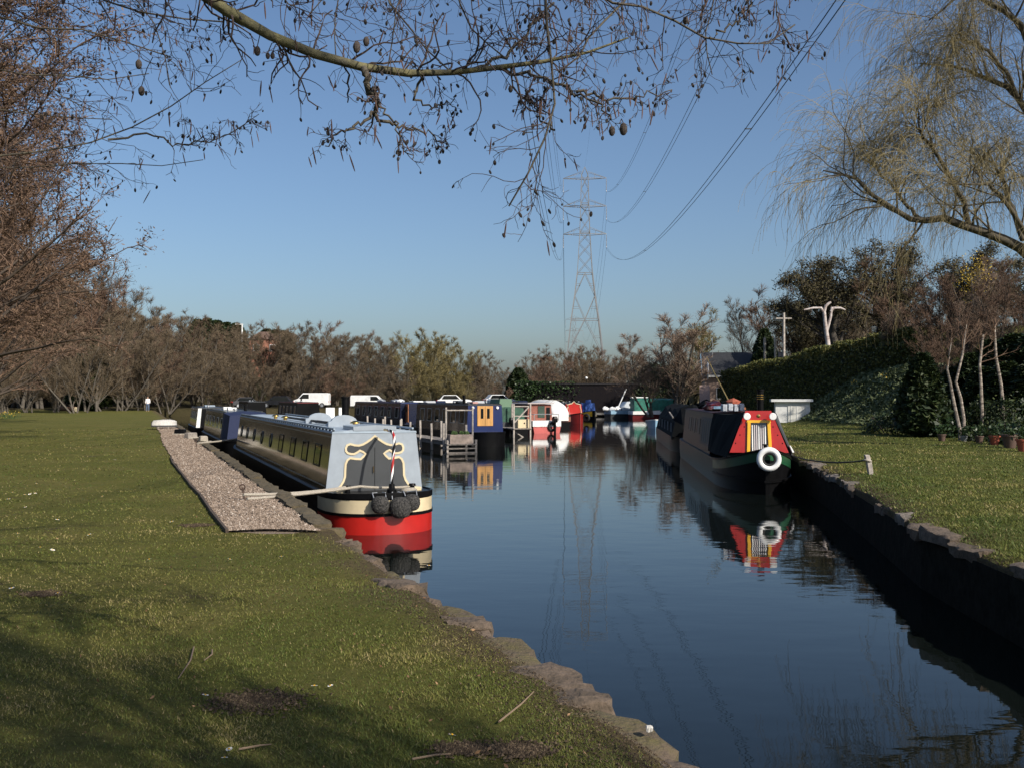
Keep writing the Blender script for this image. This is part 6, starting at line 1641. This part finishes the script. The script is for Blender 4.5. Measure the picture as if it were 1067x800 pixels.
# ------------------------------------------------------------------ person, dinghy, vehicles
def person():
    p_ = on(154, 428, .8); p_.z = float(zL(p_.x, p_.y))
    t = thing('person', 'person in a white jacket and blue jeans standing at the far end of the lawn', 'person', p_, .3)
    def skin(name, verts, edges, rad, m, root=0):
        me = bpy.data.meshes.new(name); me.from_pydata(verts, edges, []); o = link(bpy.data.objects.new(name, me), t)
        o.modifiers.new('skin', 'SKIN'); sv = me.skin_vertices[0].data
        for i_, r_ in enumerate(rad): sv[i_].radius = (r_, r_ * .8)
        sv[root].use_root = True; ss = o.modifiers.new('sub', 'SUBSURF'); ss.levels = 1; ss.render_levels = 2; me.materials.append(m); return o
    body = [(0, 0, .95), (0, 0, 1.15), (0, 0, 1.38), (0, 0, 1.50), (0, -.02, 1.60), (0, -.02, 1.72), (.10, 0, .88), (.11, -.02, .48), (.11, .02, .08), (.12, -.10, .04), (-.10, 0, .88), (-.12, .06, .48), (-.11, .10, .08), (-.12, -.02, .04), (.19, 0, 1.42), (.24, .02, 1.15), (.22, -.08, .90), (-.19, 0, 1.42), (-.24, .02, 1.15), (-.22, -.08, .90)]
    ed = [(0, 1), (1, 2), (2, 3), (3, 4), (4, 5), (0, 6), (6, 7), (7, 8), (8, 9), (0, 10), (10, 11), (11, 12), (12, 13), (2, 14), (14, 15), (15, 16), (2, 17), (17, 18), (18, 19)]
    rd = [.15, .15, .17, .07, .085, .10, .10, .07, .05, .05, .10, .07, .05, .05, .075, .055, .045, .075, .055, .045]
    skin('body', body, ed, rd, mat('skin_tone', (.45, .28, .20), .6))
    jk = [(0, 0, .85), (0, 0, 1.1), (0, 0, 1.40), (0, 0, 1.5), (.19, 0, 1.43), (.245, .02, 1.15), (.225, -.07, .95), (-.19, 0, 1.43), (-.245, .02, 1.15), (-.225, -.07, .95)]
    skin('jacket', jk, [(0, 1), (1, 2), (2, 3), (2, 4), (4, 5), (5, 6), (2, 7), (7, 8), (8, 9)], [.20, .19, .20, .09, .10, .075, .06, .10, .075, .06], mat('white_cloth', (.75, .73, .72), .8))
    skin('jeans', [(0, 0, .95), (.10, 0, .85), (.11, -.02, .48), (.11, .02, .10), (-.10, 0, .85), (-.12, .06, .48), (-.11, .10, .10)], [(0, 1), (1, 2), (2, 3), (0, 4), (4, 5), (5, 6)], [.17, .125, .09, .075, .125, .09, .075], mat('denim', (.10, .14, .22), .9))
    MB().blob((0, .01, 1.77), (.105, .12, .09), 12, 7, .05).build('hair', mat('dark_hair', (.03, .02, .015), .8), t, smooth=True)
person()
def upturned_dinghy():
    p_ = on(171, 446, .80); t = thing('dinghy', 'small white and grey inflatable dinghy upturned at the end of the path', 'dinghy', (p_.x, p_.y, .80), math.radians(20)); t.scale = (.62, .7, .95)
    MB().loft([[(x, w_, .16), (x, w_ * .95, .30 + .1 * (x > 0)), (x, w_ * .6, zt), (x, -w_ * .6, zt), (x, -w_ * .95, .30 + .1 * (x > 0)), (x, -w_, .16)] for x, w_, zt in ((-1.0, .40, .34), (-.85, .52, .46), (-.1, .60, .50), (.5, .54, .50), (.85, .36, .46), (1.05, .10, .40))]).build('hull', mat('offwhite_hull', (.50, .48, .45), .6, var=.15), t, smooth=True)
    MB().loft([[(x, w_ + .04, .10), (x, w_ + .05, .19), (x, -w_ - .05, .19), (x, -w_ - .04, .10)] for x, w_ in ((-1.05, .40), (-.85, .54), (-.1, .62), (.5, .56), (.85, .38), (1.1, .10))]).build('gunwale', mat('grey_rubber', (.06, .06, .06), .7), t, smooth=True)
    for x in (-.45, .35): MB().box((x, 0, .04), (.14, 1.3, .14)).build('bearer', M_PLANK, t)
    MB().box((-1.02, 0, .30), (.05, .5, .2)).build('transom_pad', P_BLACK, t)
upturned_dinghy()
for i, (px, py, lb, m_) in enumerate([(188, 452, 'dark crate lying on the gravel near the upturned dinghy', P_BLACK), (199, 456, 'weathered timber block lying on the gravel path', M_PLANK), (212, 460, 'pile of rope left on the narrow end of the path', M_ROPE)]):
    p_ = on(px, py, .80); t = thing('mooring_clutter', lb, 'clutter', (p_.x, p_.y, .78), i)
    MB().box((0, 0, .12), (.5, .3, .26), taper=.9).build('block', m_, t, bevel=.03); MB().tube([(-.3, -.2, .03), (.1, -.3, .03), (.4, 0, .03), (.1, .25, .03)], .03).build('rope_end', M_ROPE, t)
def car(label, px, py, Yd, body_m, L=4.2, hgt=1.45, van=False, rz=0.0, name='parked_car', cat='car', zb=None):
    x = (px - 533.5) / F * Yd; z = float(zF(x, Yd)) if zb is None else zb; t = thing(name, label, cat, (x, Yd, z), rz, 'vehicles parked behind the marina')
    w = .88
    if van: prof = [(-L / 2, .35), (-L / 2, hgt * .9), (-L / 2 + .1, hgt), (L * .22, hgt), (L * .36, hgt * .62), (L / 2 - .05, hgt * .5), (L / 2, .35)]
    else: prof = [(-L / 2, .35), (-L / 2 + .03, .85), (-L * .42, .92), (-L * .30, hgt), (L * .10, hgt), (L * .25, .92), (L * .46, .80), (L / 2, .6), (L / 2, .35)]
    b_ = MB().extrude(prof, lambda u, v, o: (u, o, v), -w, w).build('body', body_m, t, bevel=.05)
    gl = [(-L * .36, .95), (-L * .285, hgt - .07), (L * .085, hgt - .07), (L * .20, .95)] if not van else [(L * .05, hgt * .62), (L * .05, hgt * .92), (L * .21, hgt * .92), (L * .33, hgt * .62)]
    for s in (-1, 1): MB().extrude(gl, lambda u, v, o: (u, o, v), s * w * .99, s * (w + .012)).build('side_window', M_GLASS, t)
    for sx in (-L * .32, L * .32):
        for s in (-1, 1):
            wh = MB().lathe([(.20, -.1), (.31, -.1), (.33, -.05), (.33, .05), (.31, .1), (.20, .1)], (sx, s * (w - .06), .32), 18, 'y').build('wheel', M_TYRE, t, smooth=True)
            MB().lathe([(.02, -.09), (.19, -.09), (.19, .09), (.02, .09)], (sx, s * (w - .04), .32), 14, 'y').build('rim', M_STEEL, wh)
    for s in (-1, 1): MB().box((L / 2, s * .6, .66), (.06, .3, .14)).build('headlight', P_WHITE, t); MB().box((-L / 2, s * .7, .8), (.06, .2, .16)).build('tail_light', P_RED, t)
    return t
car('dark hatchback parked on the bank behind the marina', 290, 420, 129.6, paint('car_black', (.012, .013, .018), .15, .6), 4.3, 1.5, rz=math.pi, zb=1.05)
car('white panel van parked behind the chimney of the grey narrowboat', 325, 420, 129.8, P_WHITE, 4.6, 1.9, True, rz=math.pi, name='panel_van', cat='van', zb=1.05)
car('long white van showing only its roof over the dark narrowboats', 385, 420, 129.9, P_WHITE, 4.8, 1.75, True, rz=0, name='panel_van', cat='van', zb=.9)
car('small dark car half hidden beside the scrub behind the moored boats', 258, 421, 129.9, paint('car_grey', (.06, .06, .065), .2, .5), 4.0, 1.4, rz=.4, zb=1.0)
car('white car seen over the blue narrowboat roof', 520, 418, 129.5, P_WHITE, 4.0, 1.45, rz=.3, zb=1.3)
car('white estate car seen between the marina boats', 472, 418, 129.8, P_WHITE, 4.2, 1.5, rz=.1, zb=1.2)
for i, (px, w_) in enumerate([(440, 2.0), (452, 1.8), (462, 2.2), (490, 2.0), (503, 1.8), (548, 1.9)]):
    x = (px - 533.5) / F * 118; t = thing('river_cruiser', 'white-topped cruiser moored in the far row by the car park bank', 'cruiser', (x, 116 + i % 3, 0), AX, 'cruisers in the far row')
    MB().loft([[(q, ww, .75), (q, ww * .8, -.2), (q, -ww * .8, -.2), (q, -ww, .75)] for q, ww in ((0, w_ / 2), (3, w_ / 2), (5, w_ * .3), (6, .05))]).build('hull', P_WHITE if i % 2 else P_PALEBLUE, t, smooth=True)
    MB().loft([[(q, .75, .75), (q, .6, zz), (q, -.6, zz), (q, -.75, .75)] for q, zz in ((.8, 1.6), (1.1, 2.0), (3.0, 1.95), (3.9, 1.2))]).build('cabin', (P_WHITE, mat('pale_canopy', (.35, .36, .38), .7), P_DKNAVY)[i % 3], t, bevel=.03)
    MB().box((.83, 0, 1.45), (.05, .9, .4)).build('pane', M_GLASS, t)
# logs and a bright bush near the far left edge
for px, py, lb in [(66, 427, 'cut pale log end lying at the far hedgerow'), (75, 428, 'second cut log leaning on others at the far hedgerow')]:
    p_ = on(px, py, .85); p_.z = float(zL(p_.x, p_.y)); t = thing('cut_log', lb, 'log', p_, px)
    MB().lathe([(.28, -.6), (.30, -.58), (.30, .58), (.28, .6)], (0, 0, .28), 14, 'x').build('bark', mat('log_bark', (.20, .11, .06), .9), t, smooth=True); MB().lathe([(.01, .601), (.27, .601), (.27, .615), (.01, .615)], (0, 0, .28), 14, 'x').build('sawn_end', P_CREAM, t)
p_ = on(10, 435, .8); t = thing('daffodil_clump', 'yellow daffodil clump at the left edge of the lawn', 'flowers', (p_.x, p_.y, float(zL(p_.x, p_.y))))
c = rng.normal(0, .25, (70, 3)) * np.array([1.6, 1, .5]) + np.array([0, 0, .42]); V, Q = leafquads(c, .07); tag(npobj('blooms', V, Q, LF_YEL, t, attr=np.repeat(rng.random(70), 4)), kind='stuff')
mb = MB()
for q in c: mb.tube([(q[0] * .9, q[1] * .9, -.05), tuple(q)], .01, 4)
mb.build('stalks', mat('daffodil_stalk', (.06, .10, .03), .6), t)

# ------------------------------------------------------------------ daisies, fallen twigs and leaves on the lawn
dz = MB(); 
for j in range(11):
    a_ = j * 2 * math.pi / 11; dz.add([(0.003 * math.cos(a_), .003 * math.sin(a_), .028), (.013 * math.cos(a_ - .2), .013 * math.sin(a_ - .2), .030), (.017 * math.cos(a_), .017 * math.sin(a_), .028), (.013 * math.cos(a_ + .2), .013 * math.sin(a_ + .2), .030)], [(0, 1, 2, 3)])
dz.cur = 1; dz.blob((0, 0, .030), (.006, .006, .004), 8, 4)
dz.cur = 2; dz.tube([(0, 0, -.005), (0, 0, .029)], .0012, 4)
d0 = dz.build('daisy', [mat('petal', (.82, .81, .78), .7), P_YEL, mat('daffodil_stalk', (.06, .10, .03), .6)])
tag(d0, 'small white daisy open in the short grass', 'daisy', 'daisies in the lawn')
spots = [(241, 779), (235, 789), (328, 715), (346, 715), (214, 724), (43, 575), (55, 577), (14, 617), (157, 583), (239, 582), (294, 580), (10, 523), (14, 517), (26, 519), (32, 518), (37, 517), (28, 531), (38, 504), (108, 519), (447, 583), (470, 770), (62, 622), (20, 560), (120, 480), (270, 470), (95, 560), (180, 545), (60, 545)]
for i, (px, py) in enumerate(spots):
    p_ = on(px, py, .75); o = d0 if i == 0 else link(d0.copy()); o.location = (p_.x, p_.y, float(zL(p_.x, p_.y)) - .002); s_ = random.uniform(.9, 1.2) * (1 + p_.y / 30); o.scale = (s_, s_, 1.0 + p_.y / 60); o.rotation_euler = (random.uniform(-.2, .4), random.uniform(-.3, .3), random.uniform(0, 6))
M_TWIG = mat('dry_twig', (.20, .14, .09), .85)
for i, (a_, b_2) in enumerate([((203, 672), (187, 705)), ((222, 675), (214, 687)), ((520, 752), (556, 722)), ((430, 790), (470, 786)), ((250, 776), (284, 771)), ((590, 700), (606, 690))]):
    q0, q1 = on(*a_, .76), on(*b_2, .76); mid = (q0 + q1) / 2 + Vector((.02, .02, .012))
    for q in (q0, q1, mid): q.z = float(zL(q.x, q.y)) + .02
    tag(MB().tube([q0, mid, q1], [.006, .005, .003], 6).build('fallen_twig', M_TWIG), 'thin dry twig fallen on the grass', 'twig', 'fallen twigs on the grass')
M_DEAD = leafmat('dead_leaf', [(0, (.10, .05, .025)), (1, (.28, .17, .09))], .8)
n = 900; r_ = 1 / (1 / 3.5 + (1 / 25 - 1 / 3.5) * rng.random(n)); th = rng.uniform(-.8, .4, n); X = r_ * np.sin(th); Y = r_ * np.cos(th); k = (bankL(Y) - X > .1); X, Y = X[k], Y[k]
near_edge = (bankL(Y) - X) < 1.4; k = near_edge | (rng.random(len(X)) < .45); X, Y = X[k], Y[k]
V, Q = leafquads(np.stack([X, Y, zL(X, Y) + .022], -1), .014); tag(npobj('dead_leaves', V, Q, M_DEAD, attr=np.repeat(rng.random(len(X)), 4)), 'scattered brown dead leaves among the grass', 'leaves', kind='stuff')
# molehill-like patches of bare earth
for i, (px, py, s_) in enumerate([(268, 727, .32), (540, 782, .22), (205, 547, .25), (45, 620, .2), (480, 780, .16)]):
    p_ = on(px, py, .75); nn = int(1500 * s_ / .3); X = p_.x + rng.normal(0, s_ * .38, nn); Y = p_.y + rng.normal(0, s_ * .30, nn)
    o = clods('bare_earth', X, Y, zL(X, Y) + .008, .004, .013, M_CLOD); tag(o, 'patch of crumbled bare earth in the grass', 'earth patch', 'bare patches in the lawn', 'stuff')
st_ = rock(.035, .03, .03, .004, 9).build('white_pebble', mat('white_stone', (.5, .48, .44), .8)); st_.location = on(676, 746, .80); st_.location.x += 0; tag(st_, 'white pebble lying on the coping at the water edge', 'pebble'); st_.location.z = .745
